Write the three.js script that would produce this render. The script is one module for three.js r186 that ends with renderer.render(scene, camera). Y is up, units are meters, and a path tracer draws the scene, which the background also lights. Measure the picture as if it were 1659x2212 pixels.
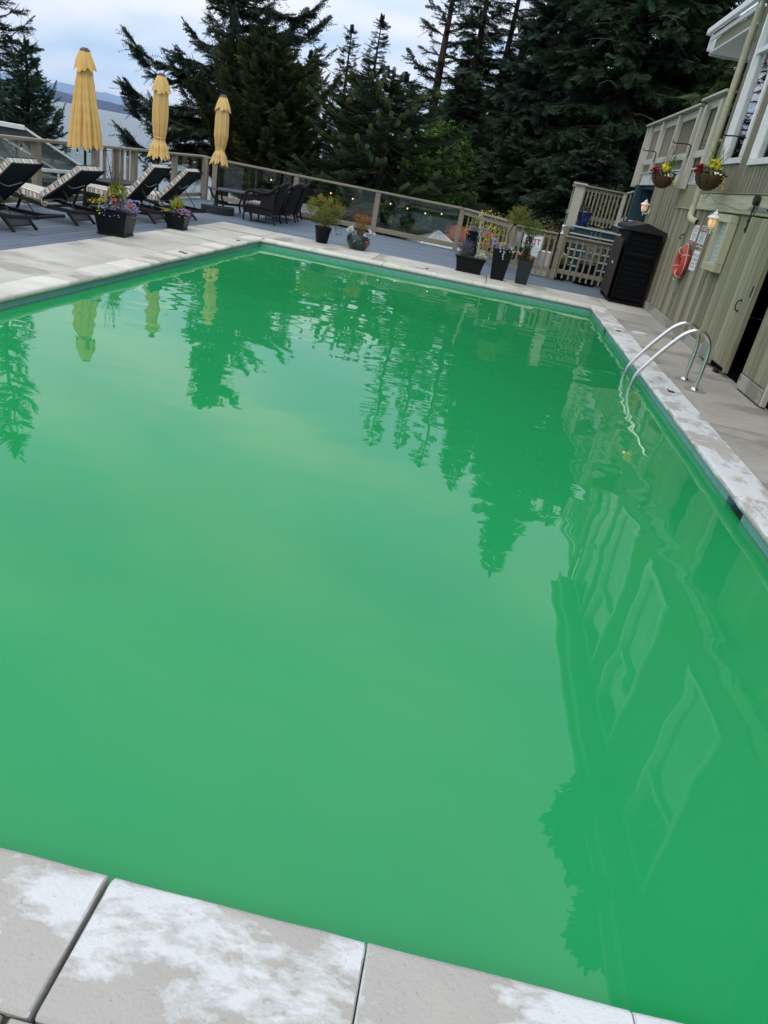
import * as THREE from 'three';
import { RoundedBoxGeometry } from 'three/addons/geometries/RoundedBoxGeometry.js';
import { mergeGeometries } from 'three/addons/utils/BufferGeometryUtils.js';
import { ImprovedNoise } from 'three/addons/math/ImprovedNoise.js';

// ---------------------------------------------------------------- camera, sky, sun, exposure
const scene = new THREE.Scene();
const camera = new THREE.PerspectiveCamera(70.33, 0.75, 0.05, 90000);
camera.position.set(0, 1.6, 0);
{
  const roll = Math.atan(0.197), cx = 829.5, cy = 1106, f = 1570, hy = 353, vpx = 1077;   // measured on the photograph: horizon, vanishing point of the pool's long sides
  const dir = (x, y) => new THREE.Vector3((x - cx) / f, -(y - cy) / f, -1);
  const up = new THREE.Vector3().crossVectors(dir(1659, hy + cx * Math.tan(roll)), dir(0, hy - cx * Math.tan(roll))).normalize();
  const fw = dir(vpx, hy + (vpx - cx) * Math.tan(roll)).normalize(), rt = new THREE.Vector3().crossVectors(fw, up);
  camera.quaternion.setFromRotationMatrix(new THREE.Matrix4().makeBasis(rt, up, fw.clone().negate()).transpose());
}
scene.add(camera);
const renderer = new THREE.WebGLRenderer({ antialias: true });
renderer.toneMapping = THREE.LinearToneMapping;
renderer.toneMappingExposure = 0.8;
renderer.shadowMap.enabled = true;
renderer.setSize(768, 1024);

let seed = 7;
const rnd = () => { seed = (seed + 0x6d2b79f5) | 0; let t = Math.imul(seed ^ (seed >>> 15), 1 | seed); t = (t + Math.imul(t ^ (t >>> 7), 61 | t)) ^ t; return ((t ^ (t >>> 14)) >>> 0) / 4294967296; };
const rr = (a, b) => a + (b - a) * rnd();
const PI = Math.PI, V = (x, y, z) => new THREE.Vector3(x, y, z);
const perlin = new ImprovedNoise();
const fbm = (x, y, z, o = 4) => { let s = 0, a = 0.5; for (let i = 0; i < o; i++) { s += a * perlin.noise(x, y, z); x *= 2.03; y *= 2.03; z *= 2.03; a *= 0.5; } return s; };
const sstep = (a, b, x) => { const t = Math.min(1, Math.max(0, (x - a) / (b - a))); return t * t * (3 - 2 * t); };
const lerp = (a, b, t) => a + (b - a) * t;

{ // overcast sky with streaked layers, bluer and a little darker low over the sea
  const W = 1024, H = 512, d = new Float32Array(W * H * 4);
  for (let j = 0; j < H; j++) {
    const e = ((j + 0.5) / H - 0.5) * PI, y = Math.sin(e), c = Math.cos(e);
    for (let i = 0; i < W; i++) {
      const a = ((i + 0.5) / W - 0.5) * 2 * PI, x = c * Math.cos(a), z = c * Math.sin(a), o = (j * W + i) * 4;
      const h = Math.max(y, 0), k = 1 / (h + 0.16);
      const u = (x * 0.94 + z * 0.34) * k, v = (z * 0.94 - x * 0.34) * k;
      const n = fbm(u * 0.55 + 3, v * 1.5, 1.7, 5), n2 = fbm(u * 1.7 + 9, v * 3.4, 5.1, 4), big = fbm(u * 0.25, v * 0.4 + 4, 9.2, 3);
      let cl = sstep(-0.42, 0.34, n + 0.6 * n2 + 0.45 * big);
      cl = lerp(cl, cl * 0.75 + 0.12, sstep(0.18, 0.02, h));
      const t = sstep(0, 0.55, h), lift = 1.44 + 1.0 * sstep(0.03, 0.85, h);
      const blue = [lerp(0.43, 0.52, t), lerp(0.61, 0.665, t), lerp(0.84, 0.85, t)], white = [lerp(0.80, 0.90, t), lerp(0.835, 0.915, t), lerp(0.93, 0.95, t)];
      const thick = 1 - 0.12 * sstep(0.05, 0.4, big - n2 * 0.5);
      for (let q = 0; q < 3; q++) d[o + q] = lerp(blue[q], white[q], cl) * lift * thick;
      if (y < 0) { d[o] = 0.45; d[o + 1] = 0.52; d[o + 2] = 0.6; }
      d[o + 3] = 1;
    }
  }
  const sky = new THREE.DataTexture(d, W, H, THREE.RGBAFormat, THREE.FloatType);
  sky.mapping = THREE.EquirectangularReflectionMapping; sky.magFilter = THREE.LinearFilter; sky.minFilter = THREE.LinearFilter; sky.needsUpdate = true;
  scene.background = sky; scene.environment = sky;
}
const sun = new THREE.DirectionalLight(0xfff1de, 0.9);
sun.position.set(-14, 40, 26); sun.target.position.set(-1, 0, -9);
sun.castShadow = true; sun.shadow.radius = 30; sun.shadow.mapSize.set(2048, 2048);
Object.assign(sun.shadow.camera, { left: -30, right: 30, top: 40, bottom: -40, near: 1, far: 140 });
scene.add(sun, sun.target);
scene.fog = new THREE.FogExp2(0xb9cfee, 0.00002);

// ---------------------------------------------------------------- textures
function tex(w, h, fn, { srgb = false, rep = [1, 1], data = false } = {}) {
  const a = new Uint8Array(w * h * 4), c = [0, 0, 0];
  for (let y = 0; y < h; y++) for (let x = 0; x < w; x++) {
    const r = fn((x + 0.5) / w, (y + 0.5) / h, c), o = (y * w + x) * 4;
    if (typeof r === 'number') a[o] = a[o + 1] = a[o + 2] = Math.max(0, Math.min(255, r * 255));
    else for (let q = 0; q < 3; q++) { const v = Math.max(0, Math.min(1, r[q])); a[o + q] = 255 * (srgb ? (v <= 0.0031308 ? v * 12.92 : 1.055 * Math.pow(v, 1 / 2.4) - 0.055) : v); }
    a[o + 3] = 255;
  }
  const t = new THREE.DataTexture(a, w, h);
  t.wrapS = t.wrapT = THREE.RepeatWrapping; t.magFilter = THREE.LinearFilter; t.minFilter = THREE.LinearMipmapLinearFilter; t.repeat.set(...rep);
  if (srgb) t.colorSpace = THREE.SRGBColorSpace;
  t.needsUpdate = true; return t;
}
// noise that repeats over the unit square, sx and sy whole cells across
const H2 = (i, j, s) => { let h = Math.imul(i, 374761393) + Math.imul(j, 668265263) + Math.imul(s, 974634541); h = Math.imul(h ^ (h >>> 13), 1274126177); return ((h ^ (h >>> 16)) >>> 0) / 4294967296; };
function tn(u, v, sx, sy, s = 0) {
  const x = u * sx, y = v * sy, i = Math.floor(x), j = Math.floor(y), f = x - i, g = y - j, a = f * f * (3 - 2 * f), b = g * g * (3 - 2 * g), m = (k, n) => ((k % n) + n) % n;
  const i0 = m(i, sx), i1 = m(i + 1, sx), j0 = m(j, sy), j1 = m(j + 1, sy);
  return lerp(lerp(H2(i0, j0, s), H2(i1, j0, s), a), lerp(H2(i0, j1, s), H2(i1, j1, s), a), b);
}
function tf(u, v, sx, sy, o = 4, s = 0) { let r = 0, a = 0.5, n = 0; for (let k = 0; k < o; k++) { r += a * tn(u, v, sx, sy, s + k); n += a; a *= 0.55; sx *= 2; sy *= 2; } return r / n; }
const mix3 = (a, b, t) => [lerp(a[0], b[0], t), lerp(a[1], b[1], t), lerp(a[2], b[2], t)];

const T = {};
T.coping = tex(1024, 1024, (u, v) => {   // worn white coat over grey concrete, 2.6 m a side
  const q = tf(u, v, 7, 7, 4, 91) - 0.5, e = tf(u, v, 9, 9, 4, 97) - 0.5, U = u + 0.05 * q, W = v + 0.05 * e + 0.18 * u;   // brushed at a slant, edges torn
  let w = 0, a = 0.5, k = 0; for (let s = 3; s < 700; s *= 2) { w += a * tn(U, W, s * 2, s, 11 + k++); a *= 0.68; } w = w / 1.46 + 0.10 * (tf(u, v, 90, 30, 3, 31) - 0.5);
  const m = sstep(0.428, 0.445, w), g = 0.9 + 0.2 * tf(u, v, 9, 9, 5, 5), sp = tn(u, v, 420, 420, 9) > 0.985 ? 0.82 : 1;
  const grey = [0.365 * g * sp, 0.35 * g * sp, 0.32 * g * sp], wh = 0.92 + 0.12 * tf(u, v, 22, 22, 4, 55);
  const thin = sstep(0.44, 0.53, w);
  return mix3(grey, mix3([0.43 * wh, 0.43 * wh, 0.41 * wh], [0.565 * wh, 0.58 * wh, 0.585 * wh], thin), m);
}, { srgb: true, rep: [1 / 1.7, 1 / 1.7] });
T.concrete = tex(1024, 1024, (u, v) => {   // 4 m a side
  const n = tf(u, v, 6, 6, 6, 3), b = tf(u, v, 90, 90, 3, 8), st = sstep(0.56, 0.70, tf(u, v, 4, 9, 5, 21)), g = 0.62 + 0.5 * n + 0.16 * (b - 0.5) - 0.24 * st;
  return [g, g * 0.985, g * (0.95 - 0.03 * st)];
}, { srgb: true, rep: [0.25, 0.25] });
T.rough = tex(512, 512, (u, v) => 0.6 * tf(u, v, 60, 60, 3, 2) + 0.4 * tf(u, v, 8, 8, 4, 6), { rep: [1, 1] });
T.pit = tex(512, 512, (u, v) => 0.55 * tf(u, v, 110, 90, 3, 2) + 0.35 * tf(u, v, 14, 14, 5, 6) - (tn(u, v, 170, 170, 44) > 0.93 ? 0.35 : 0) + 0.1, { rep: [1.4, 1.4] });
T.murk = tex(512, 512, (u, v) => { const a = tf(u, v, 3, 5, 5, 71), b = tf(u, v, 7, 4, 4, 83), k = 0.86 + 0.28 * a; return [k * (0.86 + 0.28 * b), k * 1.02, k * (0.92 + 0.24 * b)]; }, { srgb: true, rep: [1 / 7, 1 / 7] });
T.siding = tex(512, 1024, (u, v) => {   // painted boards, grain along v, 1 m x 2 m
  const g = tf(u, v, 70, 3, 4, 4), w = tf(u, v, 14, 2, 4, 14), d = sstep(0.58, 0.76, tf(u, v, 26, 3, 5, 40)), k = 0.80 + 0.22 * g + 0.2 * (w - 0.5);
  return mix3([k, k, k * 0.97], [0.66 * k, 0.60 * k, 0.53 * k], 0.5 * d);
}, { srgb: true, rep: [1, 0.5] });
T.grain = tex(256, 1024, (u, v) => tf(u, v, 50, 3, 4, 17), { rep: [2, 0.5] });
T.deck = tex(512, 1024, (u, v) => { const g = tf(u, v, 40, 3, 4, 23), s = sstep(0.52, 0.72, tf(u, v, 8, 5, 5, 61)), k = 0.72 + 0.35 * g + 0.22 * s; return [k, k, k * 0.99]; }, { srgb: true, rep: [0.5, 0.25] });
T.tile = tex(512, 512, (u, v) => {   // 8 x 8 tiles of 5 cm
  const x = u * 8, y = v * 8, i = Math.floor(x), j = Math.floor(y), f = Math.min(x - i, 1 - x + i, y - j, 1 - y + j), k = H2(i, j, 5);
  return mix3(f < 0.07 ? [0.34, 0.46, 0.46] : mix3([0.20, 0.46, 0.62], [0.32, 0.58, 0.70], k), [0.10, 0.30, 0.18], 0.5 * sstep(0.775, 0.70, u + 0.04 * tn(u, v, 4, 40, 3)));
}, { srgb: true, rep: [2.5, 2.5] });
const stripeCols = [[0.70, 0.67, 0.60], [0.16, 0.12, 0.10], [0.62, 0.60, 0.53], [0.25, 0.26, 0.25], [0.68, 0.66, 0.60], [0.36, 0.29, 0.24], [0.66, 0.64, 0.57], [0.24, 0.14, 0.12], [0.70, 0.68, 0.62], [0.33, 0.36, 0.34], [0.12, 0.10, 0.09], [0.64, 0.61, 0.53]];
const stripeAt = []; { let k = 0; while (stripeAt.length < 256) { const n = 3 + Math.floor(H2(k, 3, 1) * 11); for (let q = 0; q < n; q++) stripeAt.push(k % 12); k++; } }
T.stripe = tex(256, 64, (u, v) => { const c = stripeCols[stripeAt[Math.floor(u * 256)]], k = 0.92 + 0.16 * tn(u, v, 128, 32, 4); return [c[0] * k, c[1] * k, c[2] * k]; }, { srgb: true, rep: [1.5, 4] });
T.wicker = tex(128, 128, (u, v) => { const x = u * 8, y = v * 8, i = Math.floor(x), j = Math.floor(y), o = (i + j) & 1, a = o ? x - i : y - j; return 0.25 + 0.75 * Math.sin(PI * a) * (0.8 + 0.2 * H2(i, j, 2)); }, { rep: [10, 10] });
T.bark = tex(256, 512, (u, v) => { const r = Math.abs(tf(u, v, 12, 5, 5, 8) - 0.5) * 2, k = 0.5 + 0.9 * r; return [k, k * 0.94, k * 0.86]; }, { srgb: true, rep: [1, 0.5] });
T.coir = tex(256, 256, (u, v) => { const k = 0.55 + 0.6 * tf(u, v, 20, 60, 4, 3) + 0.3 * (tf(u, v, 4, 4, 3, 6) - 0.5); return [k, k * 0.95, k * 0.9]; }, { srgb: true });
T.cloth = tex(256, 256, (u, v) => 0.5 + 0.25 * Math.sin(u * 2 * PI * 64) + 0.25 * Math.sin(v * 2 * PI * 64), { rep: [8, 8] });
T.sea = tex(1024, 1024, (u, v) => tf(u, v, 10, 16, 6, 5), { rep: [1 / 40, 1 / 40] });

const M = (color, roughness = 0.8, o = {}) => { const { map, bump, bs = 0.002, metal = 0, ...more } = o; const m = new THREE.MeshPhysicalMaterial({ roughness, metalness: metal, specularIntensity: metal || more.transmission > 0.5 || Math.max(...color) > 0.5 ? 1 : Math.max(...color) < 0.06 ? 0.3 : 0.6, ...more }); m.color.setRGB(...color); if (map) m.map = map; if (bump) { m.bumpMap = bump; m.bumpScale = bs; } return m; };
const mat = {
  coping: M([1, 1, 1], 0.88, { map: T.coping, bump: T.pit, bs: 0.004 }),
  copingFar: M([0.60, 0.585, 0.545], 0.85, { map: T.concrete, bump: T.rough, bs: 0.006 }),
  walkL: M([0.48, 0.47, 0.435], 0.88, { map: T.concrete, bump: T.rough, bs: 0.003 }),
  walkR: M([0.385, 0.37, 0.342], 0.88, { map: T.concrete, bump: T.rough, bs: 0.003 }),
  joint: M([0.045, 0.043, 0.04], 0.95),
  deck: [M([0.105, 0.138, 0.185], 0.55, { map: T.deck, bump: T.grain, bs: 0.002 }), M([0.118, 0.150, 0.198], 0.55, { map: T.deck, bump: T.grain, bs: 0.002 }), M([0.095, 0.125, 0.170], 0.5, { map: T.deck, bump: T.grain, bs: 0.002 })],
  under: M([0.03, 0.03, 0.03], 0.95),
  side: [M([0.285, 0.275, 0.185], 0.8, { map: T.siding, bump: T.grain, bs: 0.003 }), M([0.245, 0.235, 0.158], 0.8, { map: T.siding, bump: T.grain, bs: 0.003 }), M([0.222, 0.208, 0.145], 0.82, { map: T.siding, bump: T.grain, bs: 0.003 }), M([0.315, 0.305, 0.215], 0.8, { map: T.siding, bump: T.grain, bs: 0.003 }), M([0.19, 0.172, 0.122], 0.82, { map: T.siding, bump: T.grain, bs: 0.003 })],
  sideUp: [M([0.225, 0.205, 0.15], 0.8, { map: T.siding, bump: T.grain, bs: 0.003 }), M([0.205, 0.185, 0.135], 0.8, { map: T.siding, bump: T.grain, bs: 0.003 })],
  trim: M([0.43, 0.42, 0.305], 0.7, { map: T.siding, bump: T.grain, bs: 0.0015 }),
  rail: M([0.265, 0.235, 0.185], 0.75, { map: T.siding, bump: T.grain, bs: 0.002 }),
  picket: M([0.255, 0.235, 0.175], 0.75, { map: T.siding, bump: T.grain, bs: 0.002 }),
  pale: M([0.47, 0.46, 0.40], 0.7, { map: T.siding, bump: T.grain, bs: 0.002 }),
  peel: M([0.9, 0.9, 0.87], 0.8, { map: T.coping, bump: T.rough, bs: 0.002 }),
  grime: M([0.58, 0.56, 0.46], 0.85, { map: T.coping, bump: T.rough, bs: 0.002 }),
  teal: M([0.022, 0.055, 0.075], 0.5, { map: T.siding }),
  white: M([0.72, 0.74, 0.74], 0.45), whiteEn: M([0.74, 0.75, 0.75], 0.3, { clearcoat: 0.4 }), softWhite: M([0.55, 0.56, 0.56], 0.6),
  nose: M([0.42, 0.45, 0.46], 0.5), dark: M([0.012, 0.012, 0.013], 0.7), black: M([0.012, 0.013, 0.015], 0.4), iron: M([0.015, 0.015, 0.016], 0.5, { metal: 0.3 }),
  steel: M([0.62, 0.62, 0.60], 0.2, { metal: 1 }), galv: M([0.35, 0.36, 0.36], 0.45, { metal: 0.8 }),
  glass: M([0.93, 0.97, 0.95], 0.02, { transmission: 1, thickness: 0, ior: 1.5, side: THREE.DoubleSide }),
  winGlass: M([0.9, 0.93, 0.94], 0.015, { transmission: 1, thickness: 0, ior: 2.1, side: THREE.DoubleSide }),
  yellow: M([0.70, 0.45, 0.145], 0.85, { bump: T.cloth, bs: 0.0006, side: THREE.DoubleSide, transmission: 0.12, thickness: 0 }),
  wicker: M([0.016, 0.015, 0.016], 0.55, { bump: T.wicker, bs: 0.004 }), wickerIn: M([0.05, 0.052, 0.055], 0.55, { bump: T.wicker, bs: 0.004 }),
  sling: M([0.010, 0.016, 0.021], 0.75, { bump: T.wicker, bs: 0.001 }),
  stripe: M([1, 1, 1], 0.9, { map: T.stripe, bump: T.cloth, bs: 0.0005 }), piping: M([0.30, 0.28, 0.22], 0.9), beige: M([0.36, 0.34, 0.32], 0.9),
  pot: M([0.007, 0.009, 0.010], 0.38, { bump: T.rough, bs: 0.002 }), potGrey: M([0.027, 0.036, 0.038], 0.5, { bump: T.rough, bs: 0.001 }), potGlaze: M([0.010, 0.035, 0.033], 0.15, { clearcoat: 0.8 }), potBlue: M([0.012, 0.03, 0.11], 0.15, { clearcoat: 0.8 }),
  soil: M([0.03, 0.022, 0.016], 1), shed: M([0.004, 0.0045, 0.006], 0.55, { specularIntensity: 0.16, bump: T.grain, bs: 0.002 }), shedDoor: M([0.040, 0.032, 0.029], 0.5, { bump: T.grain, bs: 0.003 }),
  ring: M([0.46, 0.055, 0.04], 0.6, { bump: T.rough, bs: 0.002 }), rope: M([0.55, 0.5, 0.4], 0.9), ropeGrey: M([0.25, 0.25, 0.24], 0.9),
  coir: M([0.10, 0.06, 0.03], 1, { map: T.coir, bump: T.coir, bs: 0.01 }),
  bark: M([0.055, 0.046, 0.04], 0.95, { map: T.bark, bump: T.bark, bs: 0.03 }), barkPale: M([0.105, 0.085, 0.075], 0.95, { map: T.bark, bump: T.bark, bs: 0.03 }), twig: M([0.07, 0.055, 0.045], 0.95), deadwood: M([0.10, 0.095, 0.085], 0.95),
  leaf: M([1.4, 1.35, 1.2], 0.65, { specularIntensity: 0.3, vertexColors: true, side: THREE.DoubleSide, transmission: 0.25, thickness: 0 }),
  needle: M([1, 1, 1], 0.8, { specularIntensity: 0.15, vertexColors: true, side: THREE.DoubleSide }),
  petal: M([1, 1, 1], 0.8, { specularIntensity: 0.3, vertexColors: true, side: THREE.DoubleSide, transmission: 0.2, thickness: 0 }),
  ground: M([0.035, 0.038, 0.022], 1, { bump: T.rough, bs: 0.05 }), roofGrey: M([0.42, 0.43, 0.43], 0.8), rust: M([0.30, 0.075, 0.03], 0.8, { map: T.siding }),
  hillHaze: M([0.020, 0.040, 0.085], 1), mountainHaze: M([0.13, 0.20, 0.33], 1), ghWhite: M([0.66, 0.68, 0.68], 0.5),  // far slopes carry the blue and paleness of haze in their base colour
};
// ---------------------------------------------------------------- helpers
const used = {};
const numbered = (n) => { const k = (used[n] = (used[n] ?? -1) + 1); return k ? `${n}_${String(k).padStart(3, '0')}` : n; };
function tag(o, label, category, group, kind) { o.userData.label = label; if (category) o.userData.category = category; if (group) o.userData.group = group; if (kind) o.userData.kind = kind; return o; }
function thing(name, label, category, [x, y, z] = [0, 0, 0], turn = 0, group) {
  const o = new THREE.Group(); o.name = numbered(name); o.position.set(x, y, z); o.rotation.y = turn; scene.add(o);
  return tag(o, label, category, group);
}
function structure(name, label, [x, y, z] = [0, 0, 0]) { const o = new THREE.Group(); o.name = numbered(name); o.position.set(x, y, z); scene.add(o); o.userData.kind = 'structure'; o.userData.label = label; return o; }
const lit = (m) => { m.castShadow = m.receiveShadow = true; return m; };
function clean(g) { const q = g.index ? g.toNonIndexed() : g; for (const k of Object.keys(q.attributes)) if (!['position', 'normal', 'uv', 'color'].includes(k)) q.deleteAttribute(k); if (!q.attributes.uv) q.setAttribute('uv', new THREE.BufferAttribute(new Float32Array(q.attributes.position.count * 2), 2)); return q; }
const merged = (gs) => (Array.isArray(gs) ? (gs.length > 1 ? mergeGeometries(gs.map(clean)) : gs[0]) : gs);
function part(name, gs, material, parent, kind) {   // children of one thing may share a name
  const m = lit(new THREE.Mesh(merged(gs), material)); m.name = parent ? name : numbered(name); (parent ?? scene).add(m);
  if (kind) m.userData.kind = kind; return m;
}
const wpart = (name, gs, material, parent, kind) => { const m = part(name, gs, material, parent, kind); m.geometry.translate(-parent.position.x, -parent.position.y, -parent.position.z); return m; };   // geometry given in world axes
const piece = (name, geo, material, parent, [x, y, z], ry = 0) => { const m = lit(new THREE.Mesh(geo, material)); m.name = name; m.position.set(x, y, z); m.rotation.y = ry; parent.add(m); return m; };
function uvBox(g, du = rnd() * 7, dv = rnd() * 7, along) {   // texture coordinates in metres, v along the longest side (or the given axis)
  const p = g.attributes.position, n = g.attributes.normal, uv = new Float32Array(p.count * 2);
  g.computeBoundingBox(); const s = g.boundingBox.getSize(V()).toArray(), L = along ?? s.indexOf(Math.max(...s));
  for (let i = 0; i < p.count; i++) {
    const a = [Math.abs(n.getX(i)), Math.abs(n.getY(i)), Math.abs(n.getZ(i))], k = a.indexOf(Math.max(...a)), q = [p.getX(i), p.getY(i), p.getZ(i)];
    const rest = [0, 1, 2].filter((t) => t !== k), v = rest.includes(L) ? L : rest[1], u = rest[0] === v ? rest[1] : rest[0];
    uv[2 * i] = q[u] + du; uv[2 * i + 1] = q[v] + dv;
  }
  g.setAttribute('uv', new THREE.BufferAttribute(uv, 2)); return g;
}
function bx(w, h, d, x = 0, y = 0, z = 0, o = {}) {   // box by size and centre, edges eased
  const r = o.r ?? Math.min(0.006, 0.2 * Math.min(w, h, d)), g = r > 0 ? new RoundedBoxGeometry(w, h, d, 1, r) : new THREE.BoxGeometry(w, h, d);
  const q = clean(uvBox(g, o.du, o.dv, o.along));
  if (o.rx) q.rotateX(o.rx); if (o.rz) q.rotateZ(o.rz); if (o.ry) q.rotateY(o.ry);
  return q.translate(x, y, z);
}
const span = (x0, x1, y0, y1, z0, z1, o) => bx(Math.abs(x1 - x0), Math.abs(y1 - y0), Math.abs(z1 - z0), (x0 + x1) / 2, (y0 + y1) / 2, (z0 + z1) / 2, o);
function bar(a, b, w, h = w, o = {}) {   // a timber from a to b
  const A = V(...a), B = V(...b), L = A.distanceTo(B), g = clean(uvBox(o.r === 0 ? new THREE.BoxGeometry(w, h, L) : new RoundedBoxGeometry(w, h, L, 1, Math.min(w, h) * 0.12)));
  const m = new THREE.Matrix4().lookAt(A, B, Math.abs(B.y - A.y) > 0.95 * L ? V(0, 0, 1) : V(0, 1, 0)); m.setPosition(A.add(B).multiplyScalar(0.5)); return g.applyMatrix4(m);
}
function tube(pts, r, { seg = 24, rad = 8, closed = false, taper } = {}) {
  const c = new THREE.CatmullRomCurve3(pts.map((p) => (p.isVector3 ? p : V(...p))), closed, 'centripetal'), g = new THREE.TubeGeometry(c, seg, r, rad, closed);
  if (taper) { const p = g.attributes.position; for (let i = 0; i <= seg; i++) { const q = c.getPointAt(i / seg), k = lerp(1, taper, i / seg); for (let j = 0; j <= rad; j++) { const n = i * (rad + 1) + j; p.setXYZ(n, q.x + (p.getX(n) - q.x) * k, q.y + (p.getY(n) - q.y) * k, q.z + (p.getZ(n) - q.z) * k); } } }
  return clean(g);
}
const cyl = (r0, r1, h, x = 0, y = 0, z = 0, n = 20) => clean(new THREE.CylinderGeometry(r1, r0, h, n)).translate(x, y + h / 2, z);   // r0 at the foot
const lathe = (pts, n = 28) => clean(new THREE.LatheGeometry(pts.map((p) => new THREE.Vector2(...p)), n));
const ball = (r, x, y, z, sx = 1, sy = 1, sz = 1, n = 10) => clean(new THREE.SphereGeometry(r, n, Math.max(6, n - 3))).scale(sx, sy, sz).translate(x, y, z);
function frustum(w0, d0, w1, d1, h, o = {}) {   // tapered rectangular pot, foot w0 x d0, top w1 x d1
  const g = new THREE.BoxGeometry(w1, h, d1, 1, 1, 1), p = g.attributes.position;
  for (let i = 0; i < p.count; i++) if (p.getY(i) < 0) { p.setX(i, p.getX(i) * w0 / w1); p.setZ(i, p.getZ(i) * d0 / d1); }
  g.translate(0, h / 2 + (o.y ?? 0), 0); g.computeVertexNormals(); return clean(uvBox(g));
}
class Leaves {   // many small folded blades in one geometry
  constructor() { this.p = []; this.c = []; this.i = []; }
  tri(a, b, c, col, k = 1) { const n = this.p.length / 3; for (const q of [a, b, c]) { this.p.push(q.x, q.y, q.z); this.c.push(col[0] * k, col[1] * k, col[2] * k); } this.i.push(n, n + 1, n + 2); }
  blade(o, dir, side, L, W, col, fold = 0.25, bend = 0) {   // o root, dir along, side across (unit vectors)
    const up = V().crossVectors(side, dir).normalize(), m = o.clone().addScaledVector(dir, L * 0.45).addScaledVector(up, -fold * W), t = o.clone().addScaledVector(dir, L).addScaledVector(up, -bend * L);
    const l = o.clone().addScaledVector(dir, L * 0.45).addScaledVector(side, W / 2), r = o.clone().addScaledVector(dir, L * 0.45).addScaledVector(side, -W / 2), k = 0.85 + 0.3 * rnd();
    this.tri(o, m, l, col, k); this.tri(m, t, l, col, k); this.tri(o, r, m, col, k * 0.9); this.tri(m, r, t, col, k * 0.9);
  }
  any(o, L, W, col, upward = 0.3, dir) { const d = dir ?? V(rr(-1, 1), rr(-1, 1) + upward, rr(-1, 1)).normalize(), s = V(rr(-1, 1), rr(-1, 1), rr(-1, 1)).cross(d).normalize(); this.blade(o, d, s, L * rr(0.7, 1.2), W * rr(0.8, 1.2), col, 0.25, rr(0, 0.3)); }
  flower(o, R, n, col, mid, face) {
    const f = (face ?? V(rr(-0.6, 0.6), 0.8, rr(-0.2, 1))).normalize(), a = V(0.3, 0.2, 0.9).cross(f).normalize(), b = V().crossVectors(f, a);
    for (let k = 0; k < n; k++) { const t = (k / n) * 2 * PI, d = a.clone().multiplyScalar(Math.cos(t)).addScaledVector(b, Math.sin(t)), s = V().crossVectors(f, d); this.blade(o, d, s, R, R * 4.4 / n, col, -0.15, 0.1); }
    if (mid) { const c = o.clone().addScaledVector(f, R * 0.12); for (let k = 0; k < 4; k++) { const t = k * PI / 2, d = a.clone().multiplyScalar(Math.cos(t)).addScaledVector(b, Math.sin(t)); this.blade(c, d, V().crossVectors(f, d), R * 0.32, R * 0.4, mid, 0, 0); } }
  }
  strand(pts, w, col) { for (let k = 0; k + 1 < pts.length; k++) { const a = pts[k], b = pts[k + 1], d = b.clone().sub(a), s = V(d.z, 0.001, -d.x + 0.001).normalize().multiplyScalar(w / 2), s2 = V(0, 0, 0).crossVectors(s, d).normalize().multiplyScalar(w / 2); for (const q of [s, s2]) { const A = a.clone().add(q), B = a.clone().sub(q), C = b.clone().sub(q), D = b.clone().add(q); this.tri(A, B, C, col); this.tri(A, C, D, col); } } }
  geo() { const g = new THREE.BufferGeometry(); g.setAttribute('position', new THREE.Float32BufferAttribute(this.p, 3)); g.setAttribute('color', new THREE.Float32BufferAttribute(this.c, 3)); g.setIndex(this.i); g.computeVertexNormals(); return g; }
  get empty() { return !this.i.length; }
}
const inBall = (rx, ry, rz, shell = 0.5) => { for (;;) { const q = V(rr(-1, 1), rr(-1, 1), rr(-1, 1)), l = q.length(); if (l <= 1 && l >= shell * rnd()) return V(q.x * rx, q.y * ry, q.z * rz); } };
const jig = (c, k = 0.25) => { const f = 1 + rr(-k, k); return [c[0] * f * (1 + rr(-0.1, 0.1)), c[1] * f, c[2] * f * (1 + rr(-0.1, 0.1))]; };
// ---------------------------------------------------------------- land, sea, far hills
const shoreX = (z) => (z > -26 ? -19 : z > -36 ? lerp(-19, -9.3, (-26 - z) / 10) : 0.255 * z - 0.1);
const landY = (x, z) => {
  const s = x - shoreX(z), base = -3.2 + 1.2 * fbm(x * 0.08, z * 0.08, 3, 3) + sstep(-42, -95, z) * sstep(-16, 12, x) * 9 + sstep(4, 14, x) * sstep(-14, -30, z) * 2.2;
  return lerp(-19, base, sstep(-7, 2, s));
};
{
  const nx = 150, nz = 150, p = [], ix = [], uv = [];
  for (let j = 0; j <= nz; j++) for (let i = 0; i <= nx; i++) { const x = -70 + 170 * i / nx, z = 20 - 180 * j / nz; const pit = z > -20 && x > -7.6 && x < 30; p.push(x, pit ? -3.4 : landY(x, z), z); uv.push(x, z); }
  for (let j = 0; j < nz; j++) for (let i = 0; i < nx; i++) { const a = j * (nx + 1) + i; ix.push(a, a + 1, a + nx + 1, a + 1, a + nx + 2, a + nx + 1); }
  const g = new THREE.BufferGeometry(); g.setAttribute('position', new THREE.Float32BufferAttribute(p, 3)); g.setAttribute('uv', new THREE.Float32BufferAttribute(uv, 2)); g.setIndex(ix); g.computeVertexNormals();
  const m = lit(new THREE.Mesh(g, mat.ground)); m.name = 'ground'; m.userData.kind = 'structure'; scene.add(m);
}
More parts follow.
